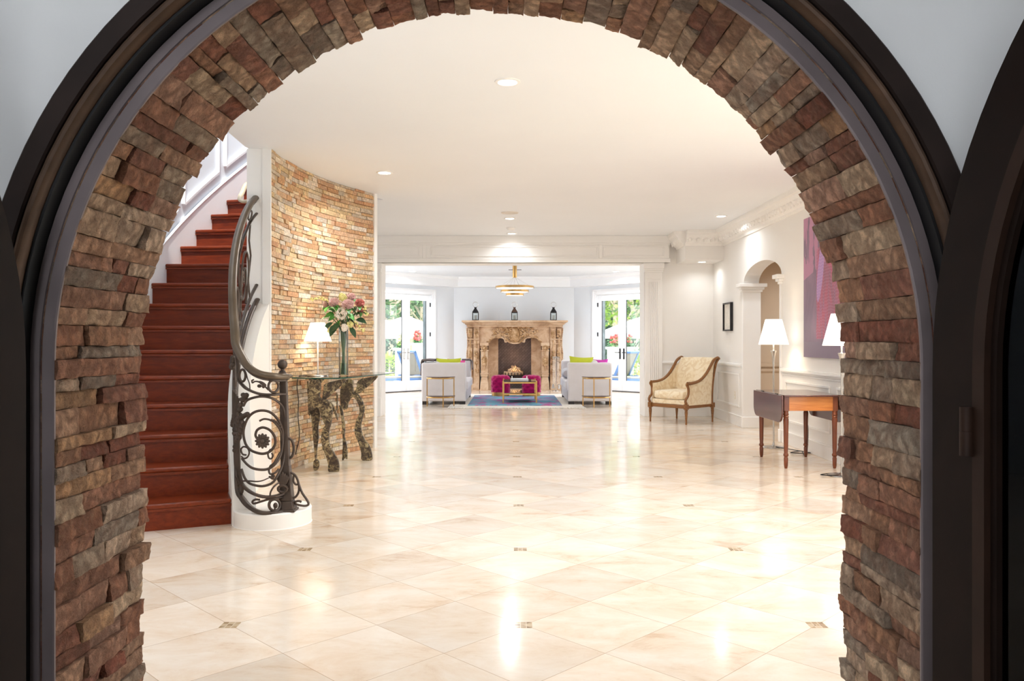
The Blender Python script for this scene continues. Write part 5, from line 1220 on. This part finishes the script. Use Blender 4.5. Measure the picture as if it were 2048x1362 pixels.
# ---------------------------------------------------------------- sofas
def sofa_mat():
    g = G('linen_upholstery'); v = g.coord(); b = g.noise(v, 220, 2); a = g.noise(v, 3, 3); g.bump(b, .12, .002)
    return g.set(g.ramp(a, [(.3, srgb(212, 206, 206)), (.7, srgb(222, 217, 218))]), .85, 0, .2, Sheen_Weight=.2)
M['linen'] = sofa_mat(); M['pillowgrey'] = plain('grey_cushion', srgb(196, 194, 198), .85, bump=.15, bs=160)
M['lime_c'] = plain('chartreuse_fabric', srgb(194, 200, 52), .8, bump=.15, bs=160); M['pinkc'] = plain('hot_pink_fabric', srgb(238, 92, 168), .8, bump=.15, bs=160); M['magc'] = plain('orchid_fabric', srgb(206, 70, 176), .8, bump=.15, bs=160)
M['espresso'] = plain('espresso_wood', srgb(40, 32, 30), .4)
def sofa(s, xin, label):     # xin: front edge x of the near arm, s=+1 faces +x
    xo = xin-s*.87; y0, y1 = 15.8, 17.95
    t = thing('sofa', label, 'sofa', ((xin+xo)/2, (y0+y1)/2, 0))
    def B(mb, xa, xb, ya, yb, za, zb): a, b = sorted((xa, xb)); mb.box(a, b, ya, yb, za, zb)
    mb = MB(); B(mb, xo+s*.01, xin-s*.0, y0+.02, y1-.02, .065, .27); mb.build('base', M['linen'], t, bevel=.02, seg=3)
    for ya, yb in ((y0, y0+.2), (y1-.2, y1)):
        mb = MB(); B(mb, xo, xin, ya, yb, .065, .82); mb.build('arm', M['linen'], t, bevel=.035, seg=4)
    mb = MB(); B(mb, xo, xo+s*.24, y0+.2, y1-.2, .065, .82); mb.build('backrest', M['linen'], t, bevel=.035, seg=4)
    ym = (y0+y1)/2
    for ya, yb in ((y0+.205, ym-.004), (ym+.004, y1-.205)):
        mb = MB(); B(mb, xo+s*.24, xin+s*.035, ya, yb, .272, .46); mb.build('seat_cushion', M['linen'], t, bevel=.04, seg=4)
        mb = MB(); c = ((xo+s*.34), (ya+yb)/2, .665); mb.ell(c, .12, (yb-ya)/2-.01, .215, 24, 14, e=.5); mb.build('back_cushion', M['linen'], t)
    for x in (xo+s*.07, xin-s*.07):
        for y in (y0+.08, y1-.08): mb = MB(); mb.box(x-.055, x+.055, y-.055, y+.055, 0, .066); mb.build('foot', M['espresso'], t, bevel=.004)
sofa(1, -.90, 'pale linen sofa on the left of the rug facing right'); sofa(-1, 1.09, 'pale linen sofa on the right of the rug facing left')
def pillow(label, c, w, h, d, mat, rot=(0, 0, 0), grp='throw pillows on the sofas'):
    t = MB(); Mx = Matrix.Rotation(rot[2], 3, 'Z') @ Matrix.Rotation(rot[0], 3, 'X') @ Matrix.Rotation(rot[1], 3, 'Y')
    def fn(sgn):
        def f(a, b):
            x, z = (a-.5)*2, (b-.5)*2; q = max(0, (1-x*x)*(1-z*z))**.5; kx = 1-.10*(1-z*z)*abs(x)**3; kz = 1-.10*(1-x*x)*abs(z)**3
            return Vector(c)+Mx @ Vector((x*w/2*kx, sgn*d/2*q, z*h/2*kz))
        return f
    t.surf(fn(-1), 14, 14); t.surf(fn(1), 14, 14)
    return tag(t.build('throw_pillow', mat, angle=80), label, 'pillow', grp)
pillow('chartreuse pillow leaning on the left sofa arm', (-1.26, 16.08, .70), .5, .42, .15, M['lime_c'], (-.2, 0, .05))
pillow('hot pink pillow tucked in front of the chartreuse one on the left sofa', (-1.13, 16.22, .70), .36, .36, .13, M['pinkc'], (-.2, .1, .1))
pillow('chartreuse pillow leaning on the right sofa arm', (1.37, 16.08, .73), .48, .42, .15, M['lime_c'], (-.2, .05, -.05))
pillow('hot pink pillow tucked in front of the chartreuse one on the right sofa', (1.44, 16.24, .70), .4, .36, .13, M['pinkc'], (-.2, 0, -.1))
pillow('orchid purple pillow in the corner of the right sofa', (1.74, 16.12, .70), .34, .38, .15, M['magc'], (-.15, 0, -.25))
tag(MB().tube([(1.12+.01*k, 16.7+.1*k, .575) for k in range(6)], [.06, .1, .11, .11, .1, .06], 14).build('bolster', M['pillowgrey']), 'grey bolster cushion at the front of the right sofa seat', 'cushion')
bl = MB()
def thr(a, b):
    y = 16.9+.5*a+.03*math.sin(b*9); seq = [(-1.80, .55), (-1.795, .80), (-1.77, .845), (-1.66, .85), (-1.54, .845)]; k = b*4; i = min(3, int(k)); x, z = lerp(seq[i][0], seq[i+1][0], k-i), lerp(seq[i][1], seq[i+1][1], k-i)
    return Vector((x-.012*math.sin(a*14), y-.9, z+.02*math.sin(a*17+b*3)+.012))
bl.surf(thr, 20, 16)
M['throw'] = plain('grey_knit', srgb(128, 118, 116), .95, var=.3, vs=40, bump=.6, bs=90)
o = bl.build('throw_blanket', M['throw'], fix=False); sl = o.modifiers.new('thick', 'SOLIDIFY'); sl.thickness = .012; tag(o, 'grey knitted throw folded over the back of the left sofa', 'blanket')
bl = MB()
def thr2(a, b):
    seq = [(-1.1, .83), (-.93, .835), (-.885, .80), (-.875, .62)]; k = b*3; i = min(2, int(k)); x, z = lerp(seq[i][0], seq[i+1][0], k-i), lerp(seq[i][1], seq[i+1][1], k-i)
    return Vector((x+.008*math.sin(a*12), 17.74+.2*a, z+.01*math.sin(a*15)))
bl.surf(thr2, 12, 12); o = bl.build('throw_blanket', M['throw'], fix=False); sl = o.modifiers.new('thick', 'SOLIDIFY'); sl.thickness = .012; tag(o, 'grey throw hanging over the far arm of the left sofa', 'blanket')
# ---------------------------------------------------------------- side tables
def side_table(s, cx, label):
    y0 = 15.2; t = thing('side_table', label, 'side table', (cx, y0, 0), group='brass half-round side tables')
    dark = plain('smoked_wood_top', srgb(88, 66, 58), .25, coat=None) if False else M['smoke']
    R_ = .275
    def disc(z0, z1, r): return [(cx+r*math.cos(a), y0+.24-r*1.0*math.sin(a)) for a in [PI*k/16 for k in range(17)]]
    for nm, z in (('tabletop', .555), ('shelf', .195)):
        poly = disc(0, 0, R_+.004); a = MB().prism(poly, lambda u, v: (u, v, z), lambda u, v: (u, v, z+.012)).build(nm, dark, t, bevel=.003)
        pr = [Vector((u, v, z-.012)) for u, v in disc(0, 0, R_-.01)]; MB().tube(pr+[pr[0]], .012, 6, sq=(.5, 1.2), up=(0, 0, 1)).build('rim', M['brass'], a)
    for lx, ly in ((-R_+.02, .215), (R_-.02, .215), (.07*s, .24-R_+.02), ):
        mb = MB(); mb.box(cx+lx-.0095, cx+lx+.0095, y0+ly-.0095, y0+ly+.0095, 0, .57); mb.build('leg', M['brass'], t)
M['smoke'] = plain('smoked_walnut', srgb(84, 62, 56), .25, 0, .2, vs=14)
side_table(1, (880-1024)/F*15.3, 'brass half-round side table against the left sofa arm'); side_table(-1, (1194-1024)/F*15.3, 'brass half-round side table against the right sofa arm')
# ---------------------------------------------------------------- coffee table, tray, ottomans
kt = thing('coffee_table', 'brass-framed two-tier coffee table with dark glass shelves', 'coffee table', (.155, 16.55, 0))
kx0, kx1, ky0, ky1 = -.175, .485, 16.05, 17.0
for x in (kx0, kx1):
    for y in (ky0, ky1): MB().box(x-.014, x+.014, y-.014, y+.014, 0, .455).build('leg', M['brass'], kt)
M['smokeglass'] = glassy('smoked_glass', (.30, .27, .26, 1), .03, .22)
for nm, z in (('tabletop', .43), ('lower_shelf', .205)):
    mb = MB(); mb.box(kx0, kx1, ky0, ky1, z, z+.01); a = mb.build(nm, M['smokeglass'], kt, smooth=False)
    mb = MB(); mb.box(kx0, kx1, ky0-.012, ky0+.004, z-.028, z); mb.box(kx0, kx1, ky1-.004, ky1+.012, z-.028, z); mb.box(kx0-.012, kx0+.004, ky0, ky1, z-.028, z); mb.box(kx1-.004, kx1+.012, ky0, ky1, z-.028, z); mb.build('shelf_rail', M['brass'], a)
ty = thing('serving_tray', 'white tray with two upright handles on the coffee table', 'tray', (.13, 16.4, .44)); mb = MB()
mb.box(-.03, .33, 16.22, 16.56, .44, .452)
mb.box(-.03, -.018, 16.22, 16.56, .452, .485); mb.box(.318, .33, 16.22, 16.56, .452, .485); mb.box(-.018, .318, 16.22, 16.232, .452, .485); mb.box(-.018, .318, 16.548, 16.56, .452, .485)
mb.build('tray_body', plain('white_lacquer', srgb(238, 240, 242), .25), ty, bevel=.004)
for x in (.0, .30): MB().tube(catmull([(x, 16.3, .48), (x, 16.32, .515), (x, 16.39, .525), (x, 16.46, .515), (x, 16.48, .48)], 4), .009, 8).build('handle', M['white'], ty)
M['velvet'] = plain('magenta_velvet', srgb(172, 4, 88), .75, var=.25, vs=18, spec=.2, Sheen_Weight=.15)
def ottoman(cx, label):
    y = 18.2; t = thing('ottoman', label, 'ottoman', (cx, y, 0), group='tufted ottomans'); r = .215
    def f(a, b):
        th = 2*PI*a; z = .10+.36*b; sx, sy = math.cos(th), math.sin(th); q = (abs(sx)**3.2+abs(sy)**3.2)**(-1/3.2)
        u = a*16; v = b*5; tuft = abs(math.sin(PI*(u+v)*.5)*math.sin(PI*(u-v)*.5)); edge = min(1, (1-b)*7)**.5
        rr = r*q*(.93+.075*tuft)*(1 if b < .86 else (1-((b-.86)/.14)**2*.16)); return Vector((cx+sx*rr, y+sy*rr, z))
    mb = MB(); mb.surf(f, 128, 36)
    def topf(a, b):
        th = 2*PI*a; sx, sy = math.cos(th), math.sin(th); q = (abs(sx)**3.2+abs(sy)**3.2)**(-1/3.2); rr = r*q*b*.84*(.93+.02); x, yy = sx*rr, sy*rr
        return Vector((cx+x, y+yy, .46+.018*(1-b*b)+.008*abs(math.sin(x*34)*math.sin(yy*34))))
    mb.surf(topf, 64, 10); mb.build('tufted_body', M['velvet'], t, angle=80)
    MB().prism([(cx+.2*((abs(math.cos(k*PI/24))**3.2+abs(math.sin(k*PI/24))**3.2)**(-1/3.2))*math.cos(k*PI/24), y+.2*((abs(math.cos(k*PI/24))**3.2+abs(math.sin(k*PI/24))**3.2)**(-1/3.2))*math.sin(k*PI/24)) for k in range(48)], lambda u, v: (u, v, .012), lambda u, v: (u, v, .105)).build('plinth', M['brass'], t, angle=60)
ottoman(-.255, 'magenta tufted ottoman behind the coffee table, left one'); ottoman(.435, 'magenta tufted ottoman behind the coffee table, right one')
# ---------------------------------------------------------------- rugs
def rug_mat():
    g = G('abstract_rug'); a = g.noise(g.coord('Object', (1.2, 2.4, 1)), 1.7, 6, .7, .6); b = g.noise(g.coord('Object', (3, 30, 1)), 2.5, 4, .7); d = g.noise(g.coord('Object', (1.4, 2.2, 1), loc=(4, 2, 0)), 2.1, 6, .75, .5)
    c = g.ramp(a, [(.32, srgb(82, 104, 140)), (.43, srgb(100, 142, 174)), (.52, srgb(112, 182, 192)), (.66, srgb(128, 160, 190))])
    c = g.mix(g.ramp(d, [(.50, gray(0)), (.57, gray(.9))]), c, srgb(196, 62, 140)); c = g.mix(g.ramp(b, [(.55, gray(0)), (.7, gray(.5))]), c, srgb(122, 138, 168)); g.bump(b, .3, .004)
    return g.set(c, .95, 0, .1)
big = thing('rug', 'large cream fringed rug under the sofas', 'rug', (.08, 16.8, 0)); M['cream_rug'] = plain('cream_wool', srgb(232, 224, 212), .95, bump=.6, bs=120)
MB().box(-1.2, 1.36, 15.05, 18.9, .0, .006).build('pile', M['cream_rug'], big, bevel=.002)
mb = MB(); rn = random.Random(6)
for k in range(170):
    x = -1.2+2.56*(k+.5)/170; dx = rn.uniform(-.02, .02); mb.tube([(x, 15.06, .006), (x+dx*.5, 14.98, .007), (x+dx, 14.90+rn.uniform(-.02, .02), .005)], .0055, 4)
tag(mb.build('fringe', M['cream_rug'], big), kind='stuff')
tag(MB().box(-.85, .96, 15.5, 18.35, .006, .016).build('rug', rug_mat(), bevel=.003), 'blue and magenta abstract rug under the coffee table', 'rug')
# ---------------------------------------------------------------- chandelier
ch = thing('chandelier', 'brass three-ring pendant chandelier before the fireplace', 'chandelier', ((1029.5-1024)/F*17, 17, ZL)); hx, hy = (1029.5-1024)/F*17, 17.0
MB().lathe([(.06, ZL), (.06, ZL-.02), (.045, ZL-.025), (.045, 2.585), (.04, 2.575), (0, 2.575)], (hx, hy, 0), 28).build('canopy', M['brass'], ch)
for k, (r, z) in enumerate(((.405, 2.375), (.295, 2.293), (.19, 2.222))):
    rg = MB().lathe([(r, z-.022), (r, z+.022), (r-.012, z+.022), (r-.012, z-.022), (r, z-.022)], (hx, hy, 0), 64, cap=False).build('ring', M['brass'], ch)
    MB().lathe([(r-.012, z-.02), (r-.024, z-.016), (r-.024, z+.016), (r-.012, z+.02)], (hx, hy, 0), 64, cap=False).build('diffuser', M['ringlight'], rg)
    mb = MB()
    for j in range(3): a = 2*PI*j/3+.5*k+.5; mb.tube([(hx+(r-.01)*math.cos(a), hy+(r-.01)*math.sin(a), z+.02), (hx+.02*math.cos(a), hy+.02*math.sin(a), 2.58)], .0018, 4)
    mb.build('cable', M['nickel'], rg)
MB().tube([(hx-.13, hy, 2.74), (hx+.14, hy, 2.74)], .006, 6).build('crossbar', M['blackmetal'], ch)
# ---------------------------------------------------------------- terrace and garden behind the glass doors
M['paving'] = plain('terrace_stone', srgb(168, 164, 156), .8, var=.2, vs=2.5)
M['lawn'] = plain('lawn', srgb(118, 150, 74), .95, var=.3, vs=3)
struct(MB().box(XR+.3, 26, 1.5, 8.2, -.3, -.1).build('ground_side_lawn', M['lawn'], smooth=False), 'side lawn outside the added right-hand window', 'lawn')
struct(MB().box(-16, 16, 18.8, 31, -.3, -.1).build('ground_terrace', M['paving'], smooth=False), 'pale paved terrace outside the glass doors', 'terrace')
struct(MB().box(-26, 26, 31, 60, -.32, -.1).build('ground_lawn', M['lawn'], smooth=False), 'green lawn beyond the terrace', 'lawn')
M['greystone'] = plain('grey_facade_stone', srgb(112, 120, 122), .9, var=.25, vs=7, bump=.4, bs=20)
struct(MB().box(-2.36, 2.47, 21.45, 22.4, -.1, 5.5).build('wall_chimney', M['greystone'], smooth=False), 'grey stone chimney stack seen through the edge of both glass doors', 'wall')
def umbrella(label, X, Y, zp, ze, r):
    t = thing('patio_umbrella', label, 'umbrella', (X, Y, -.1), group='white patio umbrellas on the terrace')
    MB().tube([(X, Y, -.1), (X, Y, zp)], .03, 10).build('pole', M['nickel'], t)
    def f(a, b): th = 2*PI*a; rr = r*b*(1-.05*math.cos(8*th)**2*b+.05); return Vector((X+rr*math.cos(th), Y+rr*math.sin(th), zp-(zp-ze)*b**1.15))
    mb = MB(); mb.surf(f, 64, 8)
    def f2(a, b): th = 2*PI*a; rr = r*(1-.05*math.cos(8*th)**2+.05); return Vector((X+rr*math.cos(th), Y+rr*math.sin(th), ze-.16*b))
    mb.surf(f2, 64, 1); o = mb.build('canopy', M['canvas'], t, angle=80, fix=False); s_ = o.modifiers.new('thick', 'SOLIDIFY'); s_.thickness = .01
    MB().lathe([(.3, -.1), (.3, -.04), (.05, -.02), (.05, .1)], (X, Y, 0), 20).build('base', M['greystone'], t)
M['canvas'] = plain('white_canvas', srgb(244, 244, 242), .9)
umbrella('white patio umbrella seen through the left glass doors', P(812, 0, 30).x, 30, P(0, 632, 30).z, P(0, 669, 30).z, 1.6)
umbrella('white patio umbrella further left beyond the left glass doors', P(770, 0, 33).x, 33, P(0, 640, 33).z, P(0, 668, 33).z, 1.6)
umbrella('white patio umbrella seen through the right glass doors', P(1283, 0, 28).x, 28, P(0, 634, 28).z, P(0, 668, 28).z, 1.5)
M['bluesling'] = plain('blue_frame', srgb(90, 128, 184), .5); M['slat'] = plain('taupe_sling', srgb(150, 142, 130), .8)
def lounger(label, X, Y, rz):
    t = thing('sun_lounger', label, 'lounger', (X, Y, -.1), rz, 'blue sun loungers on the terrace'); z0 = 0
    mb = MB(); 
    for s in (-.32, .32): mb.box(s-.03, s+.03, -.9, .6, .26, .32)
    mb.box(-.32, .32, -.9, -.84, .26, .32); mb.build('frame', M['bluesling'], t, local=True)
    MB().box(-.29, .29, -.85, .25, .30, .36).build('seat_pad', M['slat'], t, local=True, bevel=.015)
    Mx = Matrix.Translation((0, .25, .31)) @ Matrix.Rotation(math.radians(62), 4, 'X')
    MB().box(-.29, .29, 0, .75, .0, .06, Mx).build('back_pad', M['slat'], t, local=True, bevel=.015)
    mb = MB(); mb.box(-.35, -.29, 0, .8, -.02, .04, Mx); mb.box(.29, .35, 0, .8, -.02, .04, Mx); mb.box(-.35, .35, .76, .82, -.02, .04, Mx); mb.build('back_frame', M['bluesling'], t, local=True)
    for s in (-.32, .32):
        for y in (-.8, .5): MB().box(s-.03, s+.03, y-.03, y+.03, 0, .27).build('leg', M['bluesling'], t, local=True)
lounger('blue-framed sun lounger at the far left outside the left doors', P(782, 0, 22.4).x, 22.4, 1.9)
lounger('blue-framed sun lounger with taupe back near the hinge side of the left doors', P(838, 0, 25).x, 25, 2.6)
lounger('blue-framed sun lounger at the far right outside the right doors', P(1270, 0, 22.2).x, 22.2, -1.9)
lounger('blue-framed sun lounger with taupe back near the hinge side of the right doors', P(1231, 0, 24.3).x, 24.3, -2.4)
def planter(label, x0, x1, Y, ytop, flower):
    X0, X1 = P(x0, 0, Y).x, P(x1, 0, Y).x; zt = P(0, ytop, Y).z; t = thing('planter', label, 'planter', ((X0+X1)/2, Y, -.1)); mb = MB()
    mb.box(X0, X1, Y, Y+.7, -.1, zt-.08); mb.box(X0-.05, X1+.05, Y-.05, Y+.75, zt-.08, zt); mb.box(X0-.03, X1+.03, Y-.03, Y+.73, -.1, .05); mb.build('planter_box', M['trim'], t, bevel=.01)
    r = random.Random(int(x0)); mb = MB()
    for k in range(160): p = Vector((r.uniform(X0+.05, X1-.05), Y+r.uniform(.05, .65), zt+abs(r.gauss(0, .14)))); leafblade(mb, p, (r.uniform(-1, 1), r.uniform(-1, 1), r.uniform(-.2, 1)), .14, .03, .3)
    mb.build('foliage', M['leafg'], t, fix=False); mb = MB()
    for k in range(50): p = Vector((r.uniform(X0+.05, X1-.05), Y+r.uniform(0, .6), zt+r.uniform(.1, .42))); mb.ell(p, .045, .045, .04, 6, 4)
    mb.build('blossom', flower, t)
M['redfl'] = plain('red_blossom', srgb(226, 96, 90), .7, var=.2)
planter('white planter with red flowers outside the right glass doors', 1219, 1268, 26.2, 694, M['redfl'])
planter('white planter with red flowers outside the left glass doors', 824, 842, 27.6, 686, M['redfl'])
planter('low white planter wall at the left outside the left doors', 790, 803, 25.2, 696, M['yell'])
def shrub(label, x, Y, w, h, mat, n=260, fl=None):
    X = P(x, 0, Y).x; t = thing('shrub', label, 'shrub', (X, Y, -.1)); r = random.Random(int(x*3)); mb = MB()
    for k in range(n):
        v = Vector((r.gauss(0, 1), r.gauss(0, 1), r.gauss(0, 1))).normalized()*r.uniform(.5, 1); p = Vector((X+v.x*w, Y+v.y*w, -.1+h*.5+v.z*h*.5)); leafblade(mb, p, v+Vector((0, 0, .3)), .2, .05, .3)
    mb.build('foliage', mat, t, fix=False)
    mb = MB(); mb.tube([(X, Y, -.1), (X, Y, h*.5)], .03, 6); mb.build('stem', M['bark'], t)
    if fl:
        mb = MB()
        for k in range(60): v = Vector((r.gauss(0, 1), r.gauss(0, 1), r.gauss(0, 1))).normalized(); mb.ell((X+v.x*w, Y+v.y*w, -.1+h*.5+v.z*h*.5), .05, .05, .05, 6, 4)
        mb.build('blossom', fl, t)
M['bark'] = plain('pale_bark', srgb(196, 178, 156), .9, var=.2, vs=6, bump=.4, bs=20); M['limeleaf'] = plain('lime_leaf', srgb(168, 192, 84), .6, var=.3, vs=4); M['leafm'] = plain('mid_leaf', srgb(108, 140, 96), .6, var=.35, vs=3); M['leafk'] = plain('deep_leaf', srgb(78, 108, 84), .6, var=.35, vs=3)
shrub('lime-green shrub outside the left doors', 779, 27.4, .55, .9, M['limeleaf']); shrub('yellow-flowered shrub right of the planter', 1274, 24.6, .5, .95, M['limeleaf'], 260, plain('yellow_blossom', srgb(240, 200, 70), .6))
shrub('dark green shrub behind the left umbrella', 782, 35, .7, 1.6, M['leafk']); shrub('deep green shrub behind the right umbrella', 1262, 34, .9, 1.5, M['leafk'])
def tree(label, x, Y, hc, wc, mat, lean=0, n=900):
    X = P(x, 0, Y).x; t = thing('tree', label, 'tree', (X, Y, -.1), group='garden trees'); r = random.Random(int(x*7+Y)); top = Vector((X+lean, Y, hc))
    mb = MB(); mb.tube(catmull([(X, Y, -.15), (X+lean*.3+.1, Y, hc*.35), (X+lean*.7-.05, Y, hc*.7), top], 5), [.14-.006*k for k in range(16)], 8)
    for k in range(6): a = r.uniform(0, 2*PI); b0 = Vector((X+lean*.5, Y, hc*r.uniform(.3, .7))); mb.tube([b0, b0+Vector((math.cos(a)*wc*.4, math.sin(a)*wc*.3, .7)), b0+Vector((math.cos(a)*wc*.7, math.sin(a)*wc*.5, 1.6))], [.06, .045, .02], 6)
    mb.build('trunk', M['bark'], t); mb = MB()
    cs = [Vector((X+lean+r.gauss(0, wc*.5), Y+r.gauss(0, wc*.4), hc+r.uniform(-hc*.5, hc*.25))) for _ in range(16)]
    for k in range(n):
        c = r.choice(cs); p = c+Vector((r.gauss(0, wc*.22), r.gauss(0, wc*.22), r.gauss(0, .4))); d = Vector((r.uniform(-1, 1), r.uniform(-1, 1), r.uniform(-1, .4))).normalized(); s = d.cross(Vector((.3, .5, .8))).normalized(); L = r.uniform(.14, .3)
        mb.add([p, p+d*L*.5+s*L*.3, p+d*L, p+d*L*.5-s*L*.3], [(0, 1, 2, 3)])
    mb.build('foliage', mat, t, smooth=False, fix=False)
for i, (x, Y, hc, wc, mt, ln, lab) in enumerate(((776, 36, 4.6, 2.0, 'leafm', .3, 'slender green tree at the far left beyond the terrace'), (800, 38, 5.0, 2.2, 'leafk', -.4, 'darker tree behind the left umbrella'), (832, 37, 4.8, 1.9, 'leafm', .5, 'leaning pale-trunked tree seen through the left door leaf near the chimney'), (752, 41, 5.5, 2.6, 'leafk', .2, 'tall dark tree behind the left trees'), (820, 44, 5.6, 3.0, 'leafk', 0, 'broad tree deepest behind the left doors'),
        (1222, 36, 4.6, 1.8, 'limeleaf', .3, 'light green tree next to the chimney beyond the right doors'), (1246, 38, 5.0, 1.9, 'leafm', -.4, 'pale-trunked tree behind the right umbrella'), (1272, 36, 4.8, 2.0, 'leafm', -.3, 'leaning tree at the far right beyond the terrace'), (1296, 40, 5.4, 2.4, 'leafk', 0, 'tall dark tree behind the right trees'), (1235, 45, 5.6, 2.8, 'limeleaf', 0, 'broad light tree deepest behind the right doors'))):
    tree(lab, x, Y, hc, wc, M[mt], ln)

hm = MB(); r = random.Random(77)
for k in range(5200):
    x = r.uniform(-14, 14); z = r.uniform(-.1, 4.6)**1.0; p = Vector((x, 47+r.uniform(-.6, .6)+.5*math.sin(x*1.3+z), z+.5*math.sin(x*.8))); d = Vector((r.uniform(-1, 1), r.uniform(-1, .2), r.uniform(-.6, .8))).normalized(); s = d.cross(Vector((.3, .5, .8))).normalized(); L = r.uniform(.3, .6)
    hm.add([p, p+d*L*.5+s*L*.4, p+d*L, p+d*L*.5-s*L*.4], [(0, 1, 2, 3)])
hm.box(-14, 14, 47.2, 47.8, -.3, 4.2)
tag(hm.build('hedge', M['leafk'], smooth=False, fix=False), 'tall clipped green hedge closing the garden', 'hedge', kind='stuff')
# ---------------------------------------------------------------- daylight, lamps, camera
w = bpy.data.worlds.new('World'); SC.world = w; w.use_nodes = True
bg = w.node_tree.nodes['Background']; bg.inputs[0].default_value = (.80, .90, 1.0, 1); bg.inputs[1].default_value = WORLD
sky = w.node_tree.nodes.new('ShaderNodeTexSky'); sky.sky_type = 'HOSEK_WILKIE'; sky.turbidity = 3; sky.sun_direction = (.2, -.5, .84)
mx = w.node_tree.nodes.new('ShaderNodeMix'); mx.data_type = 'RGBA'; mx.inputs[0].default_value = .85
w.node_tree.links.new(sky.outputs[0], mx.inputs[6]); mx.inputs[7].default_value = (.90, .95, 1, 1); w.node_tree.links.new(mx.outputs[2], bg.inputs[0])
sun = bpy.data.lights.new('sun', 'SUN'); sun.energy = SUN; sun.angle = .02; sun.color = (1, .96, .88)
so = bpy.data.objects.new('sun', sun); so.rotation_euler = (math.radians(28), 0, math.radians(14)); COL.objects.link(so)
cam = bpy.data.cameras.new('camera'); cam.sensor_width = 36; cam.lens = 36*F/2048; cam.clip_start = .05; cam.clip_end = 200
co = bpy.data.objects.new('camera', cam); co.location = (0, 0, H); co.rotation_euler = (PI/2, 0, 0); COL.objects.link(co); SC.camera = co
SC.view_settings.view_transform = 'Standard'; SC.view_settings.look = 'None'; SC.view_settings.exposure = EXPO; SC.view_settings.gamma = 1; SC.view_settings.use_curve_mapping = False
cy = SC.cycles
cy.max_bounces = 9; cy.diffuse_bounces = 6; cy.glossy_bounces = 4; cy.transmission_bounces = 6; cy.transparent_max_bounces = 16
cy.caustics_reflective = False; cy.caustics_refractive = False; cy.sample_clamp_indirect = 6; cy.use_denoising = True; cy.use_adaptive_sampling = True; cy.adaptive_threshold = .02
